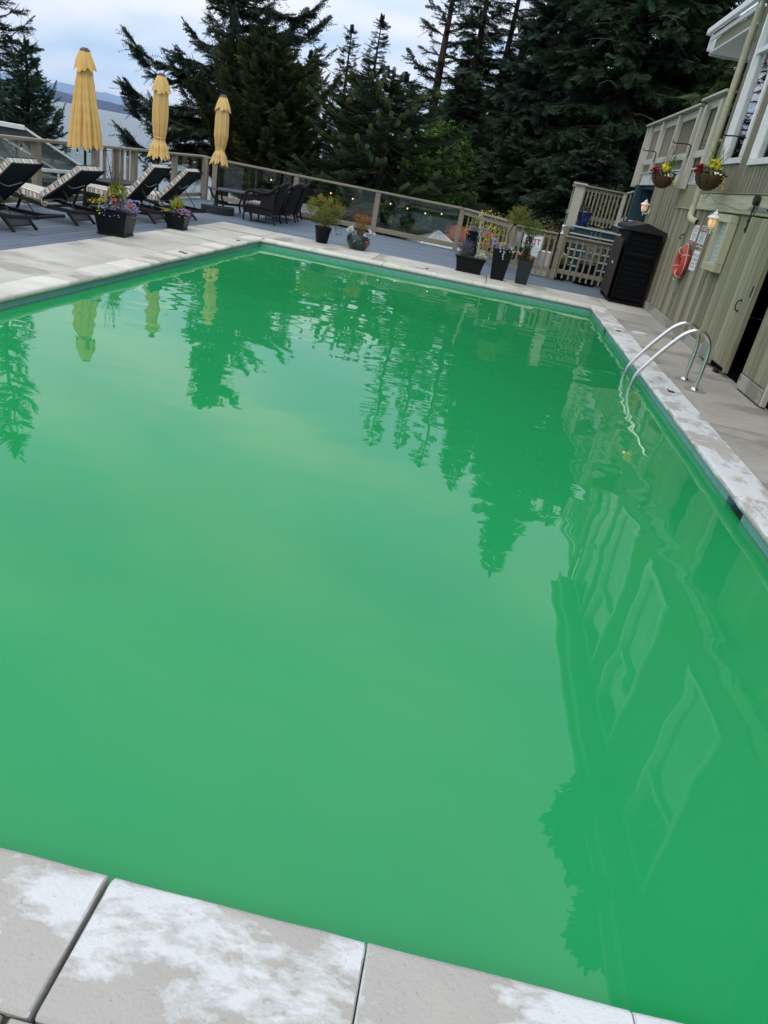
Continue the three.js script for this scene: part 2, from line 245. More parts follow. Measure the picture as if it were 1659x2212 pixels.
{
  const g = new THREE.RingGeometry(1, 26000, 96, 14).rotateX(-PI / 2), p = g.attributes.position, uv = g.attributes.uv;
  for (let i = 0; i < p.count; i++) { const r = Math.hypot(p.getX(i), p.getZ(i)); if (r > 2) { const k = Math.pow(r / 26000, 2.2); p.setX(i, p.getX(i) * k); p.setZ(i, p.getZ(i) * k); } uv.setXY(i, p.getX(i), p.getZ(i)); }
  const m = lit(new THREE.Mesh(g, M([0.085, 0.115, 0.135], 0.3, { ior: 1.33, specularIntensity: 0.6, bump: T.sea, bs: 1.1 }))); m.name = 'sea'; m.position.set(-20, -15, -30); m.userData.kind = 'structure'; m.userData.label = 'wide grey blue sea below the deck'; scene.add(m);
}
function ridge(name, label, a0, a1, dist, depth, hf) {
  const n = 160, m = 10, p = [], ix = [];
  for (let j = 0; j <= m; j++) for (let i = 0; i <= n; i++) { const a = lerp(a0, a1, i / n), d = dist + depth * j / m, k = Math.sin(PI * Math.min(1, j / m)) ** 0.8; p.push(Math.sin(a) * d, -18 + hf(a, j) * k, -Math.cos(a) * d); }
  for (let j = 0; j < m; j++) for (let i = 0; i < n; i++) { const a = j * (n + 1) + i; ix.push(a, a + 1, a + n + 1, a + 1, a + n + 2, a + n + 1); }
  const g = new THREE.BufferGeometry(); g.setAttribute('position', new THREE.Float32BufferAttribute(p, 3)); g.setIndex(ix); g.computeVertexNormals();
  const o = part(name, g, name === 'hills' ? mat.hillHaze : mat.mountainHaze, null); o.userData.kind = 'structure'; o.userData.label = label;
}
ridge('hills', 'low forested hills along the far shore, coloured with the blue of haze', -0.95, 0.5, 9000, 2600, (a, j) => 98 - 185 * Math.max(0, a + 0.52) + 14 * Math.sin(a * 9 + 1) + 34 * fbm(a * 16, j * 0.3, 1, 4) + 24 * fbm(a * 90, j, 4, 2));
ridge('mountains', 'pale hazy mountains behind the far hills, with haze tinted into their colour', -0.95, 0.3, 21000, 4000, (a, j) => 0.42 * (760 + 900 * fbm(a * 7 + 2, j * 0.2, 6, 4) + 250 * fbm(a * 40, j, 2, 3) - 700 * sstep(-0.45, -0.2, a)));

// ---------------------------------------------------------------- pool
const PX0 = -3.97, PX1 = 2.06, PZ0 = -1.1, PZ1 = -13.5, WY = -0.115;
{ // water: a murky green sheet with real ripples
  const nx = 150, nz = 300, w = [];
  for (let k = 0; k < 46; k++) { const lam = k < 10 ? rr(1.2, 2.6) : k < 26 ? rr(0.45, 1.0) : rr(0.16, 0.4), a = rr(0, 2 * PI), q = 2 * PI / lam; w.push([Math.cos(a) * q, Math.sin(a) * q, rr(0, 6.28), lam * (k < 10 ? 0.00022 : k < 26 ? 0.00034 : 0.00026)]); }
  const p = [], nr = [], ix = [], uv = [];
  for (let j = 0; j <= nz; j++) for (let i = 0; i <= nx; i++) {
    const x = lerp(PX0 - 0.02, PX1 + 0.02, i / nx), z = lerp(PZ0 + 0.02, PZ1 - 0.02, j / nz), calm = 0.5 + 0.5 * sstep(-3.5, -9, z), patch = (0.5 + 0.8 * sstep(-0.2, 0.35, fbm(x * 0.5, z * 0.5, 8, 2))) * (1 + 1.1 * sstep(0.2, 1.6, x));
    let y = 0, dx = 0, dz = 0;
    w.forEach(([a, b, f, h], k) => { const s = a * x + b * z + f, e = h * (k < 10 ? 1 : calm * patch); y += e * Math.sin(s); dx += e * a * Math.cos(s); dz += e * b * Math.cos(s); });
    p.push(x, WY + y, z); uv.push(x, z); const l = Math.hypot(dx, 1, dz); nr.push(-dx / l, 1 / l, -dz / l);
  }
  for (let j = 0; j < nz; j++) for (let i = 0; i < nx; i++) { const a = j * (nx + 1) + i; ix.push(a, a + 1, a + nx + 1, a + 1, a + nx + 2, a + nx + 1); }
  const g = new THREE.BufferGeometry(); g.setAttribute('position', new THREE.Float32BufferAttribute(p, 3)); g.setAttribute('normal', new THREE.Float32BufferAttribute(nr, 3)); g.setAttribute('uv', new THREE.Float32BufferAttribute(uv, 2)); g.setIndex(ix);
  const m = part('water', g, M([0.016, 0.258, 0.080], 0.006, { map: T.murk, ior: 1.36, specularIntensity: 1 }), null); m.userData.kind = 'structure'; m.userData.label = 'opaque bright green pool water';
}
{
  const pw = structure('pool_wall', 'pool walls with a band of small blue tiles at the waterline');
  const t = M([1, 1, 1], 0.25, { map: T.tile, bump: T.tile, bs: 0.002 }), th = 0.12, y0 = -0.42, y1 = -0.042;
  const gaps = [[-5.08, -4.74], [-11.85, -11.6]]; let z = PZ0 + th; const gs = [];
  for (const [a, b] of [[-4.74, -5.08], [-11.6, -11.85]]) { gs.push(span(PX1 + 0.02, PX1 + 0.14, y0, y1, z, a, { r: 0, du: 0, dv: 0 })); z = b; }
  gs.push(span(PX1 + 0.02, PX1 + 0.14, y0, y1, z, PZ1 - th, { r: 0, du: 0, dv: 0 }));
  part('tile_band', gs, t, pw);
  for (const [a, b] of gaps) part('skimmer_mouth', [span(PX1 + 0.3, PX1 + 0.33, y0, y1, a, b, { r: 0 }), span(PX1 + 0.14, PX1 + 0.3, y0, y1, a - 0.02, a, { r: 0 }), span(PX1 + 0.14, PX1 + 0.3, y0, y1, b, b + 0.02, { r: 0 })], M([0.30, 0.42, 0.38], 0.5), pw);
  part('tile_band', span(PX0 - 0.14, PX0 - 0.02, y0, y1, PZ0 + th, PZ1 - th, { r: 0, du: 0, dv: 0 }), t, pw);
  part('tile_band', span(PX0 - 0.02, PX1 + 0.02, y0, y1, PZ1 - 0.14, PZ1 - 0.02, { r: 0, du: 0, dv: 0 }), t, pw);
  part('tile_band', span(PX0 - 0.02, PX1 + 0.02, y0, y1, PZ0 + 0.02, PZ0 + 0.14, { r: 0, du: 0, dv: 0 }), t, pw);
}
// coping stone: bullnosed towards the water (local -z), w along x
function copeGeo(w, d = 0.31, h = 0.048) {
  const s = new THREE.Shape(); s.moveTo(0, -h); s.lineTo(d - 0.02, -h); s.absarc(d - 0.012, -h / 2 - 0.001, h / 2 - 0.001, -PI / 2, PI / 2 - 0.4, false); s.quadraticCurveTo(d - 0.012, -0.001, d - 0.04, 0); s.lineTo(0.006, 0); s.lineTo(0, -0.006); s.closePath();
  const g = new THREE.ExtrudeGeometry(s, { depth: w - 0.012, bevelEnabled: true, bevelSize: 0.004, bevelThickness: 0.004, bevelSegments: 1, curveSegments: 6, steps: Math.max(1, Math.round(w / 0.1)) });
  g.translate(0, 0, -(w - 0.012) / 2); g.rotateY(PI / 2); // profile depth now along -z, length along x
  const p = g.attributes.position, off = rnd() * 50;
  for (let i = 0; i < p.count; i++) { const x = p.getX(i), z = p.getZ(i), y = p.getY(i), e = sstep(-d + 0.1, -d + 0.01, z); p.setZ(i, z + 0.004 * e * perlin.noise(x * 9 + off, y * 20, 2)); p.setY(i, y + 0.002 * perlin.noise(x * 7 + off, z * 7, 4) + (z < -0.02 ? 0.002 * e * perlin.noise(x * 25 + off, z * 30, 1) : 0)); }
  g.computeVertexNormals(); return clean(uvBox(g, rnd() * 9, rnd() * 9, 0));
}
{
  const c = structure('pool_coping', 'pale worn coping stones round the edge of the green pool');
  for (let k = 0, x = -0.529 - 0.615 * 6; k < 12; k++, x += 0.615) piece('coping_stone', copeGeo(k === 5 ? 0.606 : 0.615, 0.315), mat.coping, c, [x + (k === 5 ? 0.303 : 0.3075), rr(-0.002, 0.002), PZ0 + 0.315]);
  part('mortar_bed', span(-4.27, 2.36, -0.14, -0.05, -1.02, -0.79, { r: 0 }), mat.joint, c);
  const run = (len) => { const o = []; let s = 0; while (s < len - 0.2) { let w = rnd() < 0.35 ? rr(0.24, 0.34) : rr(0.55, 0.68); if (len - s - w < 0.25) w = len - s; o.push([s, w]); s += w; } return o; };
  for (const [s, w] of run(PZ0 - PZ1)) piece('coping_stone', copeGeo(w, 0.30), mat.copingFar, c, [PX0 - 0.30, rr(-0.002, 0.002), PZ0 - s - w / 2], -PI / 2);
  for (const [s, w] of run(PZ0 - PZ1)) piece('coping_stone', copeGeo(w, 0.30), mat.coping, c, [PX1 + 0.30, rr(-0.002, 0.002), PZ0 - s - w / 2], PI / 2);
  for (const [s, w] of run(PX1 - PX0)) piece('coping_stone', copeGeo(w, 0.30), mat.copingFar, c, [PX0 + s + w / 2, rr(-0.002, 0.002), PZ1 - 0.30], PI);
  for (const [x, z, t] of [[PX0, PZ1, 0], [PX1, PZ1, 0]]) piece('coping_stone', bx(0.296, 0.048, 0.296, 0, -0.024, 0, { r: 0.012 }), mat.copingFar, c, [x + (x < 0 ? -0.15 : 0.15), 0, z - 0.15]);
}
{ // concrete walks, cast in slabs with sawn joints, 4 mm above a dark bed
  const w = structure('pool_walkway', 'concrete walkway slabs round the pool');
  part('joint_bed', [span(-5.23, -4.275, -0.16, -0.012, 3, -15.1, { r: 0 }), span(-5.23, 3.3, -0.16, -0.012, -13.8, -15.1, { r: 0 }), span(2.365, 3.3, -0.16, -0.012, 3, -13.8, { r: 0 }), span(-4.275, 2.365, -0.16, -0.012, -0.78, 3, { r: 0 })], mat.joint, w);
  const slab = (x0, x1, z0, z1, m) => part('slab', bx(Math.abs(x1 - x0) - 0.012, 0.06, Math.abs(z1 - z0) - 0.012, (x0 + x1) / 2, -0.031 + rr(-0.001, 0.001), (z0 + z1) / 2, { r: 0.005 }), m, w);
  let zs = [3, 0.9, -1.1, -3.2, -5.3, -7.35, -9.8, -12.1, -13.8]; for (let k = 0; k + 1 < zs.length; k++) slab(-5.23, -4.272, zs[k], zs[k + 1], mat.walkL);
  const xs = [-5.23, -4.1, -1.97, 0.16, 2.36, 3.3]; for (let k = 0; k + 1 < xs.length; k++) slab(xs[k], xs[k + 1], -13.802, -15.1, mat.walkL);
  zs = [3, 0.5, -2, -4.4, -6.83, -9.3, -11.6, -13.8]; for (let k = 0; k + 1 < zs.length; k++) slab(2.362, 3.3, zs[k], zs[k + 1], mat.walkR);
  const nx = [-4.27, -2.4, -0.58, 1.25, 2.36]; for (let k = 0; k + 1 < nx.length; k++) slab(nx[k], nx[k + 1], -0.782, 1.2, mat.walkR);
}
{ // timber deck, boards lengthwise on the left, crosswise at the far end
  const d = structure('deck', 'slate blue painted timber deck beside the pool');
  const p = 0.139;
  for (let k = 0; k < 16; k++) { let z = 2, x = -5.235 - p * (k + 0.5); while (z > -15.1) { let L = rr(3.2, 4.6); if (z - L < -15.9) L = z + 15.1; part('deck_board', bx(p - 0.006, 0.03, L - 0.004, x, -0.02 + rr(-0.0015, 0.0015), z - L / 2, { r: 0.004 }), mat.deck[Math.floor(rnd() * 3)], d); z -= L; } }
  for (let k = 0; k < 30; k++) { let x = -7.46, z = -15.106 - p * (k + 0.5); while (x < 3.3) { let L = rr(3, 5); if (x + L > 2.3) L = 3.3 - x; part('deck_board', bx(L - 0.004, 0.03, p - 0.006, x + L / 2, -0.02 + rr(-0.0015, 0.0015), z, { r: 0.004 }), mat.deck[Math.floor(rnd() * 3)], d); x += L; } }
  part('joist_bed', [span(-7.44, -5.24, -0.3, -0.045, 2, -15.1, { r: 0 }), span(-7.44, 3.28, -0.3, -0.045, -15.11, -19.26, { r: 0 })], mat.under, d);
  part('fascia_board', [span(-7.5, -7.46, -0.32, -0.01, 2, -19.3), span(-7.46, 3.3, -0.32, -0.01, -19.28, -19.32)], mat.rail, d);
  const post = []; for (const [x, z] of [[-7.3, -4], [-7.3, -8], [-7.3, -12], [-7.3, -16], [-7.2, -19.1], [-4.9, -19.1], [-2.8, -19.1], [-0.7, -19.1], [1.5, -19.1]]) post.push(span(x - 0.07, x + 0.07, -4, -0.3, z - 0.07, z + 0.07)); part('support_post', post, mat.rail, d);
}
// ---------------------------------------------------------------- railings
{
  const f = thing('glass_railing', 'brown timber railing with glass panels on the seaward side behind the loungers', 'railing', [-7.35, 0, -11]);
  const X = -7.35, zp = [2, 0, -2, -4, -6, -8, -10, -12.08, -13.98, -15.56, -17.6, -19.5];
  for (let k = 0; k + 1 < zp.length; k++) wpart('top_rail', bx(0.13, 0.045, zp[k] - zp[k + 1] - 0.004, X, 0.965, (zp[k] + zp[k + 1]) / 2, { rx: 0.004 * Math.sin(k * 2) }), mat.rail, f);
  for (const z of zp) wpart('post', span(X - 0.05, X + 0.05, -0.25, 0.942, z - 0.07, z + 0.07), mat.rail, f);
  for (const z of [-14.32, -15.03, -15.28]) wpart('picket', span(X - 0.02, X + 0.02, 0.1, 0.942, z - 0.04, z + 0.04), mat.rail, f);
  wpart('picket', span(X - 0.04, X + 0.03, 0.02, 0.942, -14.7, -14.88), mat.rail, f);
  for (let k = 0; k + 1 < zp.length; k++) {
    wpart('bottom_rail', span(X - 0.02, X + 0.045, 0.045, 0.135, zp[k] - 0.072, zp[k + 1] + 0.072), mat.rail, f);
    if (k < 8 || k > 9) wpart('glass_panel', span(X - 0.004, X + 0.004, 0.137, 0.938, zp[k] - 0.075, zp[k + 1] + 0.075, { r: 0 }), mat.glass, f);
  }
  const g = thing('glass_railing', 'brown timber railing with glass panels at the far deck end below the spiky tree', 'railing', [-4, 0, -19.2]);
  const Z = -19.2, xp = [-6.96, -4.88, -2.82, -0.72];
  wpart('post', span(-7.26, -7.14, -0.25, 0.942, Z - 0.06, Z + 0.06), mat.rail, g);
  for (const x of xp) wpart('post', span(x - 0.06, x + 0.06, -0.25, 0.942, Z - 0.05, Z + 0.05), mat.rail, g);
  const xr = [-7.28, ...xp.slice(1)];
  for (let k = 0; k < 3; k++) {
    wpart('top_rail', span(xr[k], xr[k + 1] - 0.004, 0.943, 0.988, Z - 0.065, Z + 0.065), mat.rail, g);
    wpart('bottom_rail', span(xp[k] + 0.062, xp[k + 1] - 0.062, 0.05, 0.16, Z - 0.02, Z + 0.045), mat.rail, g);
    wpart('glass_panel', span(xp[k] + 0.065, xp[k + 1] - 0.065, 0.163, 0.938, Z - 0.004, Z + 0.004, { r: 0 }), mat.glass, g);
  }
  // slatted run that turns back towards the gate
  const q = thing('picket_fence', 'taupe slatted fence between the glass railing and the gate, behind the lavender trough', 'fence', [-0.2, 0, -18.2]);
  const A = [-0.655, -19.15], B = [0.42, -17.0], n = 11, at = (t) => [lerp(A[0], B[0], t), lerp(A[1], B[1], t)];
  const beam = (y, h, w) => bar([A[0], y, A[1]], [B[0], y, B[1]], w, h);
  wpart('top_rail', beam(0.965, 0.045, 0.11), mat.rail, q); wpart('bottom_rail', beam(0.17, 0.09, 0.04), mat.picket, q); wpart('upper_rail', beam(0.88, 0.09, 0.035), mat.picket, q);
  const ang = Math.atan2(B[0] - A[0], B[1] - A[1]);
  for (let k = 1; k < n; k++) { const [x, z] = at(k / n); wpart('picket', bx(0.022, 0.80, 0.045, 0, 0, 0).rotateY(ang).translate(x + 0.027, 0.53, z - 0.013), mat.picket, q); }
  wpart('post', span(0.39, 0.49, 0, 1.0, -17.02, -16.92), mat.picket, q);
}
{ // gate and the slatted panels beside it, z = -16.85
  const Z = -16.85;
  const panel = (o, x0, x1, y0, y1, n, top) => {
    wpart('top_rail', span(x0, x1, top, top + 0.035, Z - 0.045, Z + 0.045), mat.rail, o); wpart('upper_rail', span(x0, x1, top - 0.10, top - 0.012, Z - 0.045, Z - 0.012), mat.picket, o); wpart('bottom_rail', span(x0, x1, y0 + 0.1, y0 + 0.19, Z - 0.045, Z - 0.012), mat.picket, o);
    for (let k = 0; k < n; k++) { const x = lerp(x0 + 0.03, x1 - 0.03, k / (n - 1)); wpart('picket', span(x - 0.02, x + 0.02, y0 + rr(-0.004, 0.004), y1, Z - 0.01, Z + 0.012), mat.picket, o); }
  };
  const a = thing('picket_fence', 'taupe slatted fence panel that carries the EXIT sign', 'fence', [1.0, 0, Z]); panel(a, 0.56, 1.46, 0.04, 0.9, 8, 0.905);
  wpart('post', span(0.49, 0.56, 0, 0.9, Z - 0.05, Z + 0.05), mat.picket, a);
  const g = thing('gate', 'taupe slatted gate between the EXIT panel and the dark storage cabinet', 'gate', [2.1, 0, Z]); panel(g, 1.6, 2.72, 0.05, 0.87, 9, 0.895);
  wpart('post', span(1.5, 1.6, 0, 0.87, Z - 0.05, Z + 0.05), mat.picket, g);
  wpart('latch', [tube([[1.49, 0.62, Z + 0.07], [1.475, 0.5, Z + 0.085], [1.47, 0.38, Z + 0.07]], 0.009), ball(0.018, 1.47, 0.36, Z + 0.065), ball(0.018, 1.49, 0.63, Z + 0.065)], mat.iron, g);
  const l = thing('post_lamp', 'small white cap lamp on top of the gate post', 'lamp', [1.53, 0.93, Z]);
  part('base', lathe([[0, 0], [0.04, 0], [0.038, 0.02], [0.016, 0.04], [0.013, 0.10], [0.03, 0.105], [0, 0.106]], 16), mat.whiteEn, l); part('cap', lathe([[0, 0.19], [0.03, 0.18], [0.045, 0.165], [0.035, 0.155], [0.026, 0.11], [0, 0.11]], 16), mat.softWhite, l);
}
// ---------------------------------------------------------------- house on the right
const HX = 3.25;
{
  const h = thing('house', 'olive green timber house with vertical siding along the right side of the pool', 'house', [HX, 0, -11]);
  const rest = (w) => { const a = []; return a; };
  // dark lining behind the boards, with the door opening, and closed rooms behind it
  const L = 0.03, X0 = HX + 0.022, X1 = HX + 0.12;
  wpart('wall', [span(X0, X1, 0, 2.2, -17.6, -10.3, { r: 0 }), span(X0, X1, 1.9, 2.2, -10.3, -7.2, { r: 0 }), span(X0, X1, 0, 2.2, -7.2, -4.1, { r: 0 }), span(X1, 8, 0, 5.0, -4.22, -4.1, { r: 0 }), span(8, 8.12, 0, 5.0, -17.6, -4.1, { r: 0 }), span(X1, 8, 0, 2.2, -17.6, -17.48, { r: 0 })], mat.under, h);
  wpart('floor', [span(X1, 8, -0.1, -0.02, -17.48, -4.22, { r: 0 }), span(X1, 8, 2.2, 2.32, -17.6, -4.1, { r: 0 }), span(X1, 8, 5.0, 5.1, -13.4, -4.1, { r: 0 }), span(X1, 8, 2.32, 5.0, -13.4, -13.28, { r: 0 }), span(6.2, 6.25, 2.32, 5.0, -13.28, -4.22, { r: 0 })], mat.dark, h);
  const board = (z, w, y0, y1, ms, proud = 0) => wpart('siding_board', bx(0.02, y1 - y0, w, HX + 0.01 - proud, (y0 + y1) / 2, z, { r: 0.003, along: 1 }), ms[Math.floor(rnd() * ms.length)], h);
  // lower wall: narrow boards beyond the downspout, wide ones nearer
  for (let z = -17.6; z < -13.4;) { const w = rnd() < 0.5 ? 0.075 : 0.11; board(z + w / 2, w - 0.019, 0.14, z > -15 ? 1.82 : 2.2, mat.side, rnd() < 0.4 ? 0.006 : 0); z += w; }
  wpart('siding_board', span(HX - 0.012, HX + 0.02, 1.835, 2.2, -14.95, -13.42, { along: 1 }), mat.side[0], h);
  wpart('drip_edge', span(HX - 0.03, HX + 0.02, 1.818, 1.834, -14.95, -13.42), mat.trim, h);
  for (let z = -13.4; z < -10.35;) { const w = Math.min(rnd() < 0.4 ? 0.10 : 0.19, -10.3 - z); board(z + w / 2, w - 0.018, 0.14, 1.825, mat.side, rnd() < 0.4 ? 0.005 : 0); z += w; }
  for (let z = -7.2; z < -4.1; z += 0.19) board(z + 0.095, 0.184, 0.02, 1.825, mat.side);
  for (const [a, b] of [[-17.6, -14.6], [-14.596, -13.2], [-13.196, -12.0], [-11.996, -10.4]]) wpart('skirt_board', span(HX - 0.025, HX + 0.02, 0.0, 0.135, a, b - 0.006), mat.grime, h);
  // cream beam over the ground floor
  for (const [a, b] of [[-13.38, -9.6], [-9.594, -4.1]]) wpart('beam', span(HX - 0.05, HX + 0.02, 1.83, 2.07, a, b, { r: 0.01 }), mat.trim, h);
  wpart('drip_edge', span(HX - 0.065, HX - 0.0, 2.072, 2.085, -13.38, -4.1), mat.rail, h);
  // upper storey: boards with dark grooves round the windows
  const wins = [[-13.05, -12.03, 2.56], [-11.5, -10.25, 2.52], [-9.45, -8.35, 2.56], [-7.0, -6.0, 2.56]], top = 4.86;
  for (let z = -13.4; z < -4.12; z += 0.142) {
    const c = z + 0.071, w = wins.find(([a, b]) => c > a - 0.03 && c < b + 0.03);
    if (w) { board(c, 0.118, 2.09, w[2] - 0.085, mat.sideUp); board(c, 0.118, top + 0.085, 5.1, mat.sideUp); } else board(c, 0.118, 2.09, 5.1, mat.sideUp);
  }
  const solid = [[-13.4, wins[0][0]], [wins[0][1], wins[1][0]], [wins[1][1], wins[2][0]], [wins[2][1], wins[3][0]], [wins[3][1], -4.1]];
  wpart('wall', [...solid.map(([a, b]) => span(X0, X1, 2.2, 5.1, a, b, { r: 0 })), ...wins.flatMap(([a, b, s]) => [span(X0, X1, 2.2, s, a, b, { r: 0 }), span(X0, X1, top, 5.1, a, b, { r: 0 })])], mat.dark, h);
  for (const [a, b, s] of wins) {
    const w = wpart('window', [span(HX - 0.03, HX + 0.1, s - 0.08, s - 0.002, a - 0.05, b + 0.05), span(HX - 0.03, HX + 0.1, top, top + 0.08, a - 0.05, b + 0.05), span(HX - 0.03, HX + 0.1, s, top, a - 0.05, a + 0.03), span(HX - 0.03, HX + 0.1, s, top, b - 0.03, b + 0.05), span(HX - 0.01, HX + 0.08, 3.96, 4.03, a + 0.032, b - 0.032)], mat.whiteEn, h);
    for (const [y0, y1] of [[s, 3.958], [4.032, top]]) { const p = part('pane', bx(0.006, y1 - y0 - 0.004, b - a - 0.066, 0, 0, 0, { r: 0 }), mat.winGlass, w); p.position.set(0.05, (y0 + y1) / 2, (a + b) / 2 + 11); }
    part('sash', span(0.02, 0.06, s, 3.958, a + 11.032, a + 11.07), mat.white, w); part('sash', span(0.02, 0.06, s, 3.958, b + 10.93, b + 10.968), mat.white, w);
    const c = part('blind', span(0.16, 0.18, s + (a < -12 ? 1.9 : 0.9), top, a + 11.02, b + 10.98, { r: 0 }), mat.softWhite, w);
  }
  // roof over the near part, out of the frame but mirrored in the pool, and the lower porch roof
  wpart('roof', [span(3.02, 8.2, 5.13, 5.17, -13.7, -4.0, { r: 0 }), span(2.99, 3.02, 5.1, 5.36, -13.72, -3.98, { r: 0 }), bar([2.95, 5.36, -13.72], [2.95, 5.36, -3.98], 0.1, 0.1), bx(5.6, 0.05, 9.8, 5.7, 6.0, -8.85, { rz: 0.24, r: 0 })], mat.softWhite, h);
  const pr = wpart('porch_roof', [span(3.2, 6.5, 4.40, 4.43, -16.1, -13.45, { r: 0 }), span(3.24, 3.27, 4.43, 4.62, -16.05, -13.45), span(3.2, 6.5, 4.37, 4.46, -16.14, -16.1)], mat.softWhite, h);
  part('fascia', [span(-0.09, -0.05, 4.60, 4.68, -5.25, -2.45), span(-0.1, 3.25, 4.44, 4.70, -5.2, -5.14)], mat.white, pr);
  part('gutter', [span(-0.17, -0.095, 4.69, 4.80, -5.3, -2.45, { r: 0.02 })], mat.white, pr);
  part('soffit_hook', tube([[0.22, 4.4, -3.3], [0.22, 4.34, -3.3], [0.24, 4.3, -3.28], [0.26, 4.34, -3.26]], 0.006), mat.iron, pr);
  for (let z = -16.0; z < -13.5; z += 0.13) { const s = part('siding_board', bx(0.014, 0.19, 0.118, 3.228 - HX, 4.52, z + 11 + 0.06, { r: 0.002 }), mat.side[0], pr); }
  // downspout
  wpart('downspout', [tube([[3.19, 5.0, -13.5], [3.19, 3.4, -13.5], [3.19, 2.1, -13.5], [3.185, 1.82, -13.48], [3.17, 1.70, -13.42], [3.19, 1.655, -13.25], [3.24, 1.64, -13.14]], 0.052, { seg: 60, rad: 14 })], mat.trim, h);
  wpart('pipe_clip', [cyl(0.056, 0.056, 0.03, 3.19, 2.0, -13.5), cyl(0.056, 0.056, 0.03, 3.19, 3.3, -13.5)], mat.trim, h);
  wpart('siding_shim', span(HX - 0.035, HX, 1.70, 1.716, -13.95, -13.5), mat.iron, h);
  // recessed blue door beside the stair
  wpart('door_frame', [span(3.18, 3.32, 1.0, 2.2, -19.6, -19.3), span(3.3, 3.9, 1.0, 2.2, -19.34, -19.3), span(3.3, 3.36, 1.0, 2.15, -17.68, -17.6), span(3.3, 3.9, 2.12, 2.2, -19.3, -17.6)], mat.teal, h);
  wpart('door', span(3.55, 3.6, 1.0, 2.12, -19.3, -17.6), M([0.03, 0.085, 0.10], 0.45, { map: T.siding }), h);
  wpart('porch_floor', span(3.2, 8, 0.0, 1.0, -19.6, -17.6, { r: 0 }), mat.teal, h);
  // balcony above
  const b = wpart('balcony', [span(HX - 0.02, 8, 2.2, 2.44, -19.95, -13.45, { r: 0.004 })], mat.peel, h);
  const loc = (g) => g.translate(-HX, 0, 11);
  for (const [z, w, y0] of [[-19.95, 0.09, 2.15], [-19.55, 0.11, 2.18], [-18.16, 0.11, 2.44], [-16.62, 0.11, 2.44], [-15.02, 0.12, 2.12], [-14.66, 0.12, 2.12], [-13.7, 0.16, 2.2]]) part('balcony_post', loc(span(HX - 0.13, HX - 0.03, y0, 3.43, z - w / 2, z + w / 2)), mat.pale, b);
  for (const [z0, z1, y] of [[-20.05, -15.0, 3.45], [-14.995, -13.5, 3.51]]) { part('handrail', loc(span(HX - 0.16, HX + 0.02, y, y + 0.04, z0, z1)), mat.pale, b); part('upper_rail', loc(span(HX - 0.06, HX - 0.026, y - 0.14, y - 0.005, z0 + 0.06, z1 - 0.06)), mat.pale, b); part('lower_rail', loc(span(HX - 0.075, HX - 0.028, 2.62, 2.73, z0 + 0.06, z1 - 0.06)), mat.pale, b); }
  const pk = bx(0.022, 0.94, 0.034, 0, 0, 0); for (let z = -19.8; z < -13.7; z += 0.135) { const q = piece('baluster', pk, mat.picket, b, [-0.0, 2.46 + 0.47, z + 11]); q.position.x = -0.005; }
  part('balcony_curb', loc(span(HX - 0.05, HX + 0.02, 2.44, 2.46, -19.9, -13.6)), mat.softWhite, b);
  part('end_rail', [loc(span(HX, 8, 3.43, 3.47, -20.0, -19.9)), loc(span(HX, 8, 2.62, 2.73, -19.97, -19.93))], mat.pale, b);
}
{ // unseen leafy masses added over the near roof edge for their dark mirrored shape
  seed = 61; for (const [label, x, y, z, R, n] of [['rounded leafy mass added over the house roof edge for its dark shape mirrored in the pool', 3.3, 5.7, -7.5, [0.75, 0.8, 0.7], 2200], ['narrow leafy mass added over the house roof edge nearer the camera for its mirrored shape', 3.15, 5.75, -6.2, [0.4, 0.75, 0.25], 900]]) {
    const o = thing('added_roof_leaves', label, 'added_foliage', [3.3, 5.3, z]), f = new Leaves(); for (let k = 0; k < n; k++) f.any(inBall(...R, 0.8).add(V(x - 3.3, y - 5.3, 0)), 0.17, 0.11, jig([0.05, 0.09, 0.03])); part('foliage', f.geo(), mat.leaf, o, 'stuff'); part('stems', [0, 1, 2].map((k) => tube([[0.9, 0.2, k * 0.1], [0.4, 0.4, k * 0.15 - 0.1], [-0.2, 0.5, k * 0.2 - 0.2]], 0.02)), mat.twig, o);
  }
}
